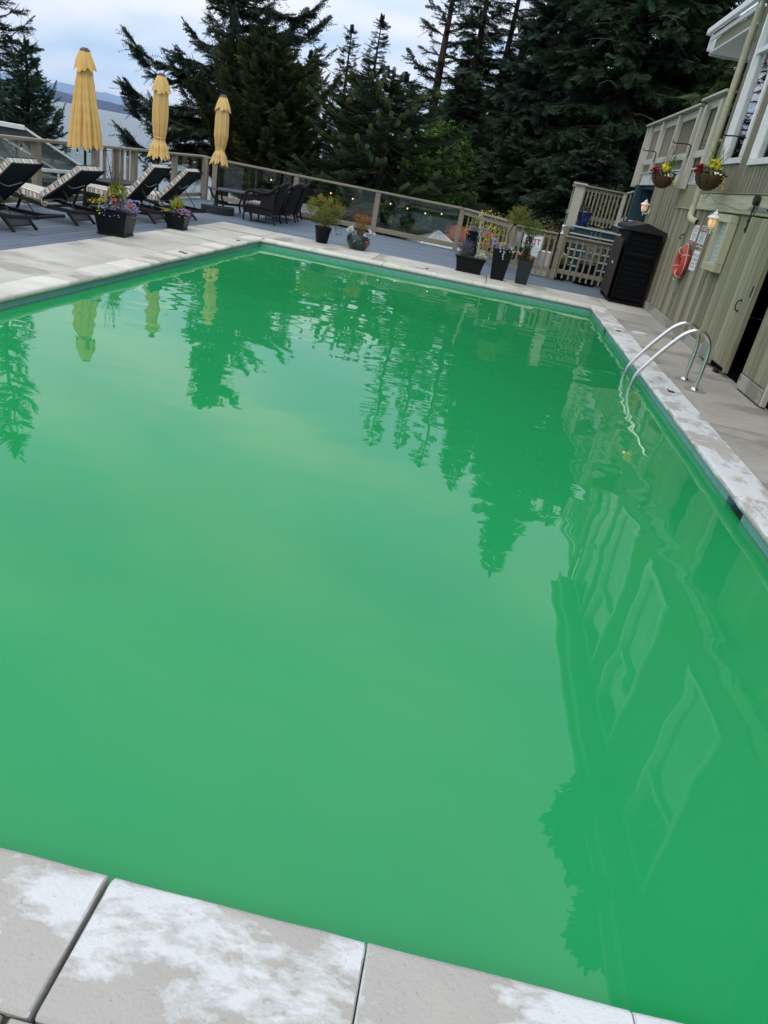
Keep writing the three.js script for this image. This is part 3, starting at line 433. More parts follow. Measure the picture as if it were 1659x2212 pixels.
{ // sliding barn doors before a dark opening
  const d = thing('barn_door', 'olive sliding barn door with black bow handle left of dark opening', 'door', [3.19, 0, -9.9]);
  for (let k = 0; k < 7; k++) wpart('door_board', bx(0.03, 1.72, 0.142, 3.195, 0.95, -10.42 + 0.155 * k + 0.03, { along: 1 }), mat.side[k % 4], d);
  wpart('backing', span(3.212, 3.225, 0.06, 1.8, -10.48, -9.36, { r: 0 }), mat.under, d); wpart('edge_stile', span(3.17, 3.23, 0.05, 1.83, -9.36, -9.30), mat.side[1], d);
  wpart('kick_plate', span(3.172, 3.18, 0.03, 0.2, -10.5, -9.9), mat.galv, d);
  wpart('handle', [tube([[3.18, 0.885, -9.62], [3.145, 0.875, -9.62], [3.13, 0.82, -9.62], [3.145, 0.765, -9.62], [3.18, 0.755, -9.62]], 0.008), ball(0.015, 3.175, 0.885, -9.62), ball(0.015, 3.175, 0.755, -9.62)], mat.iron, d);
  wpart('finger_pull', span(3.168, 3.18, 0.95, 1.08, -9.40, -9.37, { r: 0.004 }), mat.iron, d);
  wpart('hanger', [span(3.165, 3.175, 1.62, 2.0, -10.44, -10.40), clean(new THREE.CylinderGeometry(0.06, 0.06, 0.05, 20)).rotateZ(PI / 2).translate(3.16, 2.0, -10.38), ball(0.016, 3.16, 1.66, -10.42), ball(0.016, 3.16, 1.76, -10.42)], mat.iron, d);
  wpart('roller_foot', span(3.14, 3.2, 0.0, 0.04, -9.62, -9.52), mat.iron, d);
  const e = thing('barn_door', 'olive plank door leaf with pale bottom board, right of the dark opening', 'door', [3.2, 0, -8.3]);
  for (let k = 0; k < 4; k++) wpart('door_board', bx(0.03, 1.62, 0.194, 3.2, 1.0, -8.66 + 0.2 * k, { along: 1 }), mat.side[(k + 1) % 3], e);
  wpart('bottom_board', span(3.175, 3.215, 0.02, 0.18, -8.76, -7.97), mat.grime, e); wpart('edge_stile', span(3.18, 3.235, 0.02, 1.83, -7.955, -7.90), mat.pale, e);
  const t = thing('door_track', 'galvanised steel track that carries the sliding barn door', 'track', [3.17, 1.9, -8.5]);
  wpart('rail', span(3.18, 3.195, 1.88, 1.93, -10.6, -6.0), mat.galv, t); const bo = []; for (let z = -10.3; z < -6; z += 0.4) bo.push(ball(0.014, 3.178, 1.905, z)); wpart('bolt', bo, mat.iron, t);
}
function canvasTex(w, h, draw) { const c = document.createElement('canvas'); c.width = w; c.height = h; const x = c.getContext('2d'); draw(x, w, h); const t = new THREE.CanvasTexture(c); t.colorSpace = THREE.SRGBColorSpace; return t; }
function plate(w, h, t, m, r = 0.03) {   // rounded plate facing +z with the print across its face
  const s = new THREE.Shape(); s.moveTo(-w / 2 + r, -h / 2); s.lineTo(w / 2 - r, -h / 2); s.absarc(w / 2 - r, -h / 2 + r, r, -PI / 2, 0); s.lineTo(w / 2, h / 2 - r); s.absarc(w / 2 - r, h / 2 - r, r, 0, PI / 2); s.lineTo(-w / 2 + r, h / 2); s.absarc(-w / 2 + r, h / 2 - r, r, PI / 2, PI); s.lineTo(-w / 2, -h / 2 + r); s.absarc(-w / 2 + r, -h / 2 + r, r, PI, 1.5 * PI);
  const g = clean(new THREE.ExtrudeGeometry(s, { depth: t, bevelEnabled: false })), p = g.attributes.position, uv = g.attributes.uv; for (let i = 0; i < p.count; i++) uv.setXY(i, p.getX(i) / w + 0.5, p.getY(i) / h + 0.5); return g;
}
const lines = (x, w, arr) => { x.textAlign = 'center'; x.textBaseline = 'middle'; for (const [s, y, px, c, mw] of arr) { x.fillStyle = c; x.font = `bold ${px}px sans-serif`; x.fillText(s, w / 2, y, mw ?? w * 0.84); } };
const red = '#8e1128', ink = '#22292c', paper = '#e6eae8';
const signs = [
  ['red and white notice sign nearest the downspout, left of the pair above the life ring', 1.455, -13.06, 0.36, 0.30, (x, w, h) => { x.fillStyle = paper; x.fillRect(0, 0, w, h); x.strokeStyle = red; x.lineWidth = 8; x.strokeRect(12, 12, w - 24, h - 24); x.fillStyle = red; x.fillRect(16, h * 0.80, w - 32, h * 0.16); lines(x, w, [['NO LIFEGUARD', h * 0.17, 70, red], ['– ON DUTY –', h * 0.32, 70, red], ['SWIMMERS USE', h * 0.47, 48, ink], ['POOL AT THEIR', h * 0.58, 48, ink], ['OWN RISK', h * 0.69, 48, ink], ['PLEASE BE SAFE', h * 0.88, 46, paper]]); }],
  ['red headed alcohol notice sign beside the lit lantern, right of the upper pair', 1.455, -12.56, 0.40, 0.31, (x, w, h) => { x.fillStyle = paper; x.fillRect(0, 0, w, h); x.fillStyle = red; x.fillRect(14, 14, w - 28, h * 0.25); x.fillRect(14, h * 0.84, w - 28, h * 0.12); lines(x, w, [["IT IS UNLAWFUL", h * 0.15, 84, paper], ['TO CONSUME YOUR OWN', h * 0.36, 58, ink], ['ALCOHOLIC', h * 0.49, 64, ink], ['BEVERAGES', h * 0.61, 64, ink], ['IN THE POOL AREA', h * 0.74, 58, ink], ['THANK YOU', h * 0.90, 36, paper]]); }],
  ['white black lettered no glass sign right beside the red life ring', 1.10, -12.55, 0.37, 0.305, (x, w, h) => { x.fillStyle = paper; x.fillRect(0, 0, w, h); x.strokeStyle = '#3a2f33'; x.lineWidth = 8; x.strokeRect(14, 14, w - 28, h - 28); lines(x, w, [['NO GLASS', h * 0.24, 92, ink], ['CONTAINERS', h * 0.45, 86, ink], ['ALLOWED IN THE', h * 0.64, 70, ink], ['POOL AREA', h * 0.80, 70, ink]]); }],
];
for (const [label, y, z, w, h, draw] of signs) {
  const t = tag(part('sign', plate(w, h, 0.004), M([1, 1, 1], 0.4, { map: canvasTex(512, Math.round(512 * h / w), draw) }), null), label, 'sign', 'notice signs on the house wall');
  t.position.set(HX - 0.012, y, z); t.rotation.y = -PI / 2;
}
{
  const b = thing('notice_board', 'shallow timber notice case framing a tall printed page, left of the barn door', 'notice board', [3.2, 1.43, -11.36]);
  wpart('frame', [span(3.13, 3.24, 1.06, 1.17, -11.68, -11.04), span(3.13, 3.24, 1.70, 1.80, -11.68, -11.04), span(3.13, 3.24, 1.172, 1.698, -11.68, -11.58), span(3.13, 3.24, 1.172, 1.698, -11.14, -11.04)], mat.trim, b);
  const p = part('page', plate(0.44, 0.53, 0.003, null, 0.002), M([1, 1, 1], 0.35, { clearcoat: 0.6, map: canvasTex(512, 616, (x, w, h) => { x.fillStyle = '#a9c0c8'; x.fillRect(0, 0, w, h); lines(x, w, [['POOL RULES', h * 0.07, 44, ink, 220]]); x.fillStyle = '#4d646e'; let y = h * 0.14; let k = 0; while (y < h * 0.97) { const q = [0.8, 0.86, 0.3, 0.84, 0.9, 0.82, 0.2][k % 7]; let X = 36; while (X < 36 + 440 * q) { const l = 14 + 34 * H2(k, X | 0, 3); x.fillRect(X, y, l, 7); X += l + 8; } y += k % 7 === 2 || k % 7 === 6 ? 30 : 17; k++; } }) }), b);
  p.position.set(0.0, 0.005, 0); p.rotation.y = -PI / 2;
}
{ // wall lanterns
  const mk = (label, z, x, y) => {
    const l = thing('wall_lantern', label, 'lantern', [x, y, z], 0, 'lit white lanterns on the house wall');
    part('cap', lathe([[0, 0.17], [0.006, 0.165], [0.009, 0.145], [0.02, 0.135], [0.035, 0.125], [0.04, 0.11], [0.034, 0.10], [0.05, 0.095], [0.082, 0.075], [0.098, 0.055], [0.095, 0.045], [0.06, 0.04], [0, 0.042]]), mat.whiteEn, l);
    const gl = M([0.9, 0.62, 0.35], 0.5, { emissive: new THREE.Color(1.0, 0.56, 0.20), emissiveIntensity: 0.45 });
    part('glass', lathe([[0, -0.075], [0.03, -0.072], [0.048, -0.03], [0.056, 0.02], [0.054, 0.04], [0, 0.041]]), gl, l);
    for (let k = 0; k < 4; k++) { const a = k * PI / 2 + 0.5; part('cage_bar', tube([[0.062 * Math.cos(a), 0.045, 0.062 * Math.sin(a)], [0.066 * Math.cos(a), 0.0, 0.066 * Math.sin(a)], [0.05 * Math.cos(a), -0.06, 0.05 * Math.sin(a)], [0.02 * Math.cos(a), -0.095, 0.02 * Math.sin(a)]], 0.006, { seg: 10, rad: 6 }), mat.whiteEn, l); }
    part('finial', lathe([[0, -0.165], [0.008, -0.16], [0.013, -0.148], [0.006, -0.138], [0.016, -0.128], [0.008, -0.115], [0.022, -0.095], [0.035, -0.08], [0, -0.079]]), mat.whiteEn, l);
    const w = HX - x - 0.012;
    part('arm', tube([[0, -0.1, 0], [w * 0.4, -0.12, 0.01], [w * 0.75, -0.09, 0.02], [w, -0.05, 0.02]], 0.011), mat.whiteEn, l); part('wall_plate', ball(0.06, w, -0.06, 0.02, 0.22, 1.25, 0.62, 14), mat.whiteEn, l);
    const p = new THREE.PointLight(0xffa050, 0.015); p.position.set(-0.11, -0.01, 0); p.castShadow = true; l.add(p);
  };
  mk('lit white coach lantern between the alcohol sign and the notice case', -11.72, 3.1, 1.68);
  mk('lit white coach lantern at the corner by the blue door', -17.35, 3.12, 1.74);
}
{ // life ring with grab rope, hung on a hook
  const r = thing('life_ring', 'faded red life ring hanging on the wall under the notice signs', 'life ring', [3.17, 1.02, -13.02]);
  const g = clean(new THREE.TorusGeometry(0.195, 0.064, 16, 44)).rotateY(PI / 2).rotateX(0.15); part('ring', g, mat.ring, r);
  const ro = []; for (let k = 0; k < 4; k++) { const a0 = 0.5 + k * PI / 2, p = []; for (let t = 0; t <= 6; t++) { const a = a0 + t / 6 * PI / 2, R = 0.262 + 0.035 * Math.sin(t / 6 * PI); p.push([-0.01, R * Math.sin(a), R * Math.cos(a)]); } ro.push(tube(p, 0.006, { rad: 6 })); const a = a0, q = clean(new THREE.TorusGeometry(0.07, 0.008, 6, 20)); q.rotateX(PI / 2).translate(0, 0, 0); q.applyMatrix4(new THREE.Matrix4().makeRotationX(-a)).translate(0, 0.195 * Math.sin(a), 0.195 * Math.cos(a)); ro.push(q); }
  part('grab_rope', ro, mat.rope, r);
  const t = tag(part('throw_rope', [tube([[3.2, 0.86, -13.0], [3.16, 0.74, -13.0], [3.17, 0.62, -12.97], [3.2, 0.56, -12.92], [3.2, 0.62, -12.88], [3.19, 0.74, -12.94]], 0.007), tube([[3.2, 0.8, -13.05], [3.2, 0.6, -13.0], [3.22, 0.5, -13.1], [3.22, 0.42, -13.0], [3.22, 0.3, -13.08]], 0.006, { rad: 6 })], mat.ropeGrey, null), 'grey throw rope hanging in a loop below the life ring', 'rope');
  const k = tag(part('wall_hook', [tube([[3.23, 1.42, -13.75], [3.2, 1.40, -13.75], [3.19, 1.36, -13.75], [3.21, 1.34, -13.75], [3.22, 1.37, -13.75]], 0.008), ball(0.02, 3.235, 1.42, -13.75)], mat.iron, null), 'small empty black hook on the siding left of the signs', 'hook');
  const c = tag(part('wall_cable', [tube([[3.19, 2.09, -12.8], [3.19, 1.98, -12.4], [3.185, 1.92, -11.6], [3.18, 1.88, -10.9], [3.18, 1.9, -10.55]], 0.006, { seg: 40, rad: 6 }), tube([[3.19, 2.09, -13.2], [3.18, 2.0, -13.1], [3.19, 2.03, -12.9], [3.19, 2.1, -12.75]], 0.005, { rad: 6 })], mat.ropeGrey, null), 'thin cable drooping across the cream beam to the door track', 'cable');
}
{ // hanging baskets on black brackets
  const br = (label, z, x0, x1, y) => { const o = thing('basket_bracket', label, 'bracket', [x1, y, z], 0, 'black hanging basket brackets'); part('arm', [tube([[0, -0.2, 0], [0, -0.02, 0], [-0.03, 0, 0], [(x0 - x1) * 0.5, 0, 0], [x0 - x1, -0.01, 0], [x0 - x1 - 0.02, 0.03, 0]], 0.010, { seg: 30 })], mat.iron, o); return o; };
  const hang = (label, x, y, z, k) => {
    const o = thing('hanging_basket', label, 'hanging basket', [x, y, z]), R = 0.19 * k;
    part('basket', lathe([[0, -R * 0.98], [R * 0.4, -R * 0.9], [R * 0.75, -R * 0.6], [R * 0.95, -R * 0.2], [R, 0.02], [R * 0.93, 0.02], [0, -0.02]], 30), mat.coir, o);
    const w = []; for (let q = 0; q < 10; q++) { const a = q / 10 * 2 * PI, p = []; for (let t = 0; t <= 8; t++) { const e = t / 8 * PI / 2; p.push([Math.cos(a) * R * 1.015 * Math.cos(e), -R * Math.sin(e) + 0.015, Math.sin(a) * R * 1.015 * Math.cos(e)]); } w.push(tube(p, 0.004, { seg: 12, rad: 5 })); } part('wire_frame', w, mat.iron, o);
    const F = new Leaves(), red2 = new Leaves(), yel = new Leaves(), gr = new Leaves();
    for (let q = 0; q < 170; q++) { const c = inBall(R * 1.1, R * 0.45, R * 1.1); F.any(c.setY(Math.abs(c.y) + 0.02), 0.05, 0.03, jig(q % 3 ? [0.03, 0.06, 0.02] : [0.06, 0.035, 0.035])); }
    for (let q = 0; q < 16; q++) { const c = V(-R * rr(0.5, 1.15), rr(0.02, 0.13), R * rr(-0.5, 0.8)); red2.flower(c, 0.045, 9, jig([0.26, 0.008, 0.015]), null); red2.flower(c.clone().add(V(0, 0.012, 0)), 0.03, 7, jig([0.30, 0.01, 0.02]), null); }
    for (let q = 0; q < 42; q++) { const c = inBall(R * 0.42, R * 0.4, R * 0.5).add(V(R * 0.0, 0.13 * k, R * 0.45)); yel.any(c, 0.075, 0.045, jig([0.55, 0.52, 0.04]), 0.5); }
    for (let s = 0; s < 7; s++) { let c = V(R * rr(0.5, 0.95), 0.03, R * rr(0.1, 0.7)); for (let q = 0; q < rr(6, 16); q++) { c = c.clone().add(V(rr(-0.004, 0.014), -0.014, rr(-0.008, 0.01))); yel.any(c, 0.03, 0.024, jig([0.48, 0.42, 0.05]), -0.2); } }
    for (let q = 0; q < 46; q++) { const a = rr(0, 6.28), l = rr(0.22, 0.42) * k, d = rr(0.05, 0.18); gr.strand([V(R * 0.2, 0.05, 0), V(R * 0.2 + Math.cos(a) * d * 0.4, l * 0.6, Math.sin(a) * d * 0.4), V(R * 0.2 + Math.cos(a) * d * 1.1, l, Math.sin(a) * d * 1.1)], 0.004, jig([0.09, 0.16, 0.04])); }
    for (let q = 0; q < 8; q++) yel.flower(V(R * rr(-0.2, 0.6), rr(0.0, 0.06), R * rr(0.7, 1.05)), 0.022, 5, [0.75, 0.75, 0.7], null);
    part('foliage', F.geo(), mat.leaf, o, 'stuff'); part('red_flowers', red2.geo(), mat.petal, o, 'stuff'); part('yellow_leaves', yel.geo(), mat.leaf, o, 'stuff'); part('grass_tuft', gr.geo(), mat.leaf, o, 'stuff');
    const ch = []; for (let q = 0; q < 3; q++) { const a = q * 2.1 + 0.4; ch.push(tube([[Math.cos(a) * R, 0.02, Math.sin(a) * R], [0, 0.52, 0]], 0.0025, { seg: 2, rad: 4 })); } part('hanger_wire', ch, mat.iron, o);
  };
  br('black basket bracket beside the upper window, over the nearer basket', -12.0, 2.91, 3.25, 2.80); hang('nearer and larger coir hanging basket, in front of the downspout', 2.91, 2.25, -12.0, 1.03);
  br('black basket bracket on the middle of the balcony, over the farther basket', -14.9, 2.83, 3.14, 2.83); hang('farther coir hanging basket, in front of the peeling white balcony board', 2.84, 2.26, -14.9, 1.02);
  br('bare black basket bracket at the far end of the balcony', -18.05, 2.88, 3.14, 2.84);
}
// ---------------------------------------------------------------- pool ladder and deck fittings
{
  const l = thing('pool_ladder', 'polished steel pool ladder of two arched handrails at the right edge of the water', 'pool ladder', [2.56, 0, -8.4]);
  for (const z of [-0.235, 0.235]) {
    part('handrail', tube([[0, 0.0, z], [0.004, 0.2, z], [0.004, 0.40, z], [-0.02, 0.51, z], [-0.09, 0.59, z], [-0.20, 0.605, z], [-0.29, 0.555, z], [-0.44, 0.37, z], [-0.56, 0.19, z], [-0.62, 0.09, z], [-0.655, 0.0, z], [-0.675, -0.2, z], [-0.68, -0.6, z]], 0.0235, { seg: 90, rad: 16 }), mat.steel, l);
    part('flange', lathe([[0.024, 0.03], [0.034, 0.026], [0.046, 0.008], [0.05, 0], [0.024, 0]], 24).translate(0, 0.001, z), mat.steel, l);
    part('anchor_patch', cyl(0.12, 0.12, 0.006, 0.01, -0.0035, z, 24), M([0.22, 0.21, 0.19], 0.9, { bump: T.rough }), l);
  }
  const k = tag(part('skimmer_lid', [cyl(0.115, 0.115, 0.008, 0, -0.002, 0, 32), clean(new THREE.TorusGeometry(0.085, 0.006, 6, 30)).rotateX(PI / 2).translate(0, 0.006, 0)], mat.softWhite, null), 'round white skimmer lid set in the right walkway', 'lid'); k.position.set(2.56, 0, -11.55);
  const a = tag(part('anchor_cup', [clean(new THREE.TorusGeometry(0.03, 0.008, 8, 20)).rotateX(PI / 2), cyl(0.03, 0.03, 0.004, 0, -0.002, 0), bx(0.012, 0.01, 0.09, -0.02, 0.004, -0.05, {})], mat.iron, null), 'small black deck anchor on the coping nearest the ladder', 'anchor'); a.position.set(2.23, 0.004, -7.8);
  for (const [x, z, s] of [[2.2, -11.3, 'on the right coping beyond the ladder'], [-4.12, -10.25, 'on the left coping near the big planter'], [-4.1, -12.65, 'on the left coping near the far corner'], [-0.96, -14.15, 'in the far walkway before the lavender trough']]) { const m = tag(part('anchor_cup', [cyl(0.035, 0.035, 0.005, 0, 0, 0), clean(new THREE.TorusGeometry(0.035, 0.006, 6, 18)).rotateX(PI / 2).translate(0, 0.004, 0)], mat.iron, null), 'small dark deck anchor ' + s, 'anchor'); m.position.set(x, 0.0, z); }
}
// ---------------------------------------------------------------- sun loungers
function lounger(label, xh, zc, deg, seatL) {
  const o = thing('sun_lounger', label, 'sun lounger', [xh, 0, zc], 0, 'sun loungers in a row on the deck'), W = 0.64, a = deg * PI / 180, ca = Math.cos(a), sa = Math.sin(a), BL = 0.74;
  const S = (t) => { const d = 0.13 * t; return [d, 0.07 * t * t]; };   // back sweeps up
  const back = (s, off) => { const x = ca * s - sa * off, y = 0.27 + sa * s + ca * off + 0.05 * (s / BL) ** 2; return [x, y]; };
  // side rails of the frame run on level under the raised back
  for (const s of [-1, 1]) part('side_rail', [bar([-seatL, 0.29, s * W / 2], [-0.3, 0.25, s * W / 2], 0.045, 0.05), bar([-0.3, 0.25, s * W / 2], [0.1, 0.19, s * W / 2], 0.045, 0.05), bar([0.1, 0.19, s * W / 2], [0.55, 0.185, s * W / 2], 0.045, 0.05), bar([0.55, 0.185, s * W / 2], [0.88, 0.235, s * (W / 2 - 0.01)], 0.04, 0.045)], mat.wicker, o);
  part('head_rail', tube([[0.88, 0.235, -W / 2 + 0.01], [0.92, 0.25, -0.15], [0.92, 0.25, 0.15], [0.88, 0.235, W / 2 - 0.01]], 0.022), mat.wicker, o);
  part('foot_rail', bar([-seatL, 0.29, -W / 2], [-seatL, 0.29, W / 2], 0.05, 0.045), mat.wicker, o);
  part('cross_rail', bar([0.1, 0.19, -W / 2], [0.1, 0.19, W / 2], 0.03, 0.03), mat.wicker, o);
  for (const s of [-1, 1]) { part('leg', bar([0.36, 0.17, s * 0.25], [0.53, 0.0, s * 0.25], 0.04, 0.03), mat.wicker, o); part('leg', bar([-seatL + 0.25, 0.25, s * 0.26], [-seatL + 0.14, 0.0, s * 0.26], 0.04, 0.03), mat.wicker, o); }
  part('woven_panel', [bar([0.37, 0.165, 0], [0.46, 0.06, 0], 0.48, 0.012), bar([0.46, 0.055, -0.25], [0.46, 0.055, 0.25], 0.022, 0.022)], mat.wickerIn, o);
  // cushions, boxed, stripes lengthwise on top and across the boxing
  const pad = (f, s0, s1, th, n = 14) => {
    const p = [], uv = [], ix = [], hw = W / 2 - 0.02;
    const quad = (q, t) => { const b = p.length / 3; q.forEach((v, i) => { p.push(...v); uv.push(...t[i]); }); ix.push(b, b + 1, b + 2, b, b + 2, b + 3); };
    const at = (s, e, z) => { const [x, y] = f(s, e); return [x, y, z]; }, crown = (s, z) => th + 0.018 * Math.cos(z / hw * PI / 2) * Math.sin(PI * Math.min(1, Math.max(0, (s - s0) / (s1 - s0))));
    const zs = [-hw, -hw * 0.92, -hw * 0.5, 0, hw * 0.5, hw * 0.92, hw], e = (z, s) => crown(s, z) - (Math.abs(z) > hw * 0.95 ? 0.014 : 0);
    for (let k = 0; k < n; k++) {
      const a0 = lerp(s0, s1, k / n), a1 = lerp(s0, s1, (k + 1) / n);
      for (let q = 0; q < 6; q++) quad([at(a0, e(zs[q], a0), zs[q]), at(a0, e(zs[q + 1], a0), zs[q + 1]), at(a1, e(zs[q + 1], a1), zs[q + 1]), at(a1, e(zs[q], a1), zs[q])], [[zs[q], a0], [zs[q + 1], a0], [zs[q + 1], a1], [zs[q], a1]].map(([u, v]) => [u * 1.0, v]));
      for (const z of [-hw, hw]) quad(z > 0 ? [at(a0, 0, z), at(a1, 0, z), at(a1, e(z, a1), z), at(a0, e(z, a0), z)] : [at(a1, 0, z), at(a0, 0, z), at(a0, e(z, a0), z), at(a1, e(z, a1), z)], z > 0 ? [[a0 + 0.1, 0], [a1 + 0.1, 0], [a1 + 0.1, th], [a0 + 0.1, th]] : [[a1, 0], [a0, 0], [a0, th], [a1, th]]);
    }
    for (const s of [s0, s1]) quad([at(s, 0, -hw), at(s, 0, hw), at(s, th - 0.014, hw), at(s, th - 0.014, -hw)], [[-hw, 0], [hw, 0], [hw, th], [-hw, th]]);
    const g = new THREE.BufferGeometry(); g.setAttribute('position', new THREE.Float32BufferAttribute(p, 3)); g.setAttribute('uv', new THREE.Float32BufferAttribute(uv, 2)); g.setIndex(ix); g.computeVertexNormals(); return g;
  };
  const strM = mat.stripe; strM.side = THREE.DoubleSide;
  part('seat_cushion', pad((s, e) => [s, 0.285 + e + 0.05 * Math.sin(PI * Math.min(1, -s / seatL)) * 0.6 - 0.03 * (1 + s / seatL)], -seatL, -0.01, 0.085), strM, o);
  const bc = part('back_cushion', pad((s, e) => back(s, e + 0.012), 0.03, BL, 0.085), strM, o);
  part('piping', [tube([0.03, 0.2, 0.4, 0.6, BL].map((s) => [...back(s, 0.014), W / 2 - 0.018]), 0.007, { rad: 6 }), tube([[...back(BL, 0.014), W / 2 - 0.02], [...back(BL, 0.005), 0], [...back(BL, 0.014), -W / 2 + 0.02]], 0.007, { rad: 6 })], mat.piping, bc);
  const sl = []; for (let k = 0; k < 10; k++) { const s0 = 0.02 + k / 10 * (BL + 0.0), s1 = 0.02 + (k + 1) / 10 * BL, A = back(s0, 0), B = back(s1, 0); sl.push(bar([...A, 0], [...B, 0], W - 0.03, 0.016, { r: 0 })); } part('back_sling', sl, mat.sling, o);
  for (const s of [-1, 1]) part('back_rail', tube([0, 0.25, 0.5, BL, BL + 0.03].map((t) => [...back(t, -0.008), s * (W / 2 - 0.012)]), 0.018), mat.wicker, o);
  for (const s of [-1, 1]) part('prop_rod', tube([[...back(0.34, -0.02), s * 0.24], [0.50, 0.2, s * 0.26]], 0.008, { seg: 3, rad: 6 }), mat.iron, o);
  part('prop_bar', tube([[...back(0.44, -0.02), -0.24], [...back(0.38, -0.03), 0], [...back(0.44, -0.02), 0.24]], 0.008), mat.galv, o);
  part('cushion_tie', tube([[0.02, 0.30, W / 2], [0.04, 0.22, W / 2 + 0.03], [0.10, 0.20, W / 2 + 0.03], [0.12, 0.25, W / 2 + 0.02], [0.05, 0.24, W / 2 + 0.02]], 0.008), mat.piping, o);
  return o;
}
lounger('striped sun lounger at the left edge of the frame, nearest the camera', -6.42, -9.4, 40, 0.88);
lounger('striped sun lounger with low reclined back behind the large flower planter', -6.42, -10.95, 35, 0.88);
lounger('striped sun lounger with steep back, below the middle umbrella and left of the small planter', -6.1, -12.9, 47, 1.1);
lounger('striped sun lounger farthest down the row, behind the small planter with the lime fern', -6.04, -14.12, 44, 1.1);
// ---------------------------------------------------------------- umbrellas
function umbrella(label, x, z, top, hem, prof, tied, s0) {
  seed = s0; const o = thing('patio_umbrella', label, 'umbrella', [x, 0, z], 0, 'closed yellow patio umbrellas');
  part('pole', cyl(0.021, 0.019, top - 0.03, 0, 0, 0, 14), mat.black, o);
  const ph = rr(0, 6), sheet = (y0, y1, R, n, amp, folds, th, hemAmp, open) => {
    const nt = 128, p = [], ix = [], uv = [];
    for (let j = 0; j <= n; j++) for (let i = 0; i <= nt; i++) {
      const t = j / n, a = i / nt * 2 * PI, f = Math.abs(Math.cos(folds / 2 * a + ph + 0.25 * Math.sin(3 * t + a))), k = 0.6 * Math.pow(f, 0.6) + 0.4 * Math.abs(Math.cos(folds * 0.5 * a * 2 + ph * 2 + 2 * t));
      const r = Math.max(0.03, R(t) * (1 - amp(t) * (1 - k)) * (1 + 0.05 * Math.sin(a * 2 + ph) + 0.04 * Math.sin(5 * a + 4 * t)));
      p.push(Math.cos(a) * r, lerp(y0, y1, t) - t * t * hemAmp * (k - 0.5) + t * t * 0.25 * hemAmp * Math.sin(a + ph), Math.sin(a) * r * 0.94); uv.push(a * 0.15, t * (y0 - y1));
    }
    for (let j = 0; j < n; j++) for (let i = 0; i < nt; i++) { const b = j * (nt + 1) + i; ix.push(b, b + 1, b + nt + 1, b + 1, b + nt + 2, b + nt + 1); }
    const g = new THREE.BufferGeometry(); g.setAttribute('position', new THREE.Float32BufferAttribute(p, 3)); g.setAttribute('uv', new THREE.Float32BufferAttribute(uv, 2)); g.setIndex(ix); g.computeVertexNormals(); return g;
  };
  const tier = top - 0.28, pr = (t) => { const u = t * (prof.length - 1), i = Math.min(prof.length - 2, Math.floor(u)), f = u - i, s = f * f * (3 - 2 * f); return lerp(prof[i], prof[i + 1], s); };
  part('canopy', sheet(tier + 0.1, hem, pr, 46, (t) => (tied ? 0.34 + 0.16 * sstep(0.6, 1, t) : 0.34 + 0.10 * t), 8, 0, 0.12), mat.yellow, o);
  part('top_tier', sheet(top - 0.035, tier, (t) => 0.07 + 0.115 * Math.pow(t, 0.9), 14, (t) => 0.1 + 0.30 * t, 5, 0, 0.10), mat.yellow, o);
  if (tied) part('tie_band', clean(new THREE.TorusGeometry(prof[prof.length - 3] * 0.88, 0.012, 6, 30)).rotateX(PI / 2).translate(0, lerp(tier + 0.1, hem, (prof.length - 3) / (prof.length - 1)), 0), mat.yellow, o);
  part('cap', [cyl(0.082, 0.07, 0.022, 0, top - 0.04, 0, 12), cyl(0.06, 0.045, 0.02, 0, top - 0.018, 0, 12)], M([0.07, 0.07, 0.075], 0.5), o);
  return o;
}
const um1 = umbrella('nearest and widest closed yellow umbrella, hanging loose without a tie, leftmost of the three', -6.75, -12.5, 2.385, 1.01, [0.09, 0.12, 0.15, 0.18, 0.21, 0.235, 0.255, 0.275], false, 21);
part('base', [cyl(0.2, 0.18, 0.05, 0, 0, 0), cyl(0.045, 0.03, 0.2, 0, 0.05, 0)], mat.pot, um1);
mat.yellow2 = mat.yellow.clone(); mat.yellow2.color.setRGB(0.70, 0.47, 0.17); mat.yellow3 = mat.yellow.clone(); mat.yellow3.color.setRGB(0.68, 0.46, 0.18);
const um2 = umbrella('middle closed yellow umbrella, tied at the waist with flared hem', -6.49, -14.77, 2.36, 0.985, [0.10, 0.14, 0.148, 0.148, 0.143, 0.128, 0.105, 0.175, 0.222], true, 33);
part('base', [cyl(0.24, 0.22, 0.05, 0, 0, 0), cyl(0.055, 0.05, 0.3, 0, 0.05, 0)], mat.potGrey, um2);
um2.traverse((m) => { if (m.material === mat.yellow) m.material = mat.yellow2; });
const um3 = umbrella('farthest closed yellow umbrella, tied, standing in a half round grey base by the oval table', -5.95, -16.6, 2.28, 0.98, [0.10, 0.14, 0.15, 0.15, 0.155, 0.13, 0.10, 0.17, 0.215], true, 45);
um3.traverse((m) => { if (m.material === mat.yellow) m.material = mat.yellow3; });
{ const s = new THREE.Shape(); s.absarc(0, 0, 0.36, 0, PI); s.closePath(); const g = clean(new THREE.ExtrudeGeometry(s, { depth: 0.13, bevelEnabled: true, bevelSize: 0.008, bevelThickness: 0.008, bevelSegments: 2, curveSegments: 20 })).rotateX(-PI / 2).rotateY(PI + 0.75).translate(0.05, 0.008, 0.05); part('base', uvBox(g), mat.potGrey, um3); part('pole_socket', cyl(0.045, 0.04, 0.22, 0, 0.13, 0), mat.potGrey, um3); }
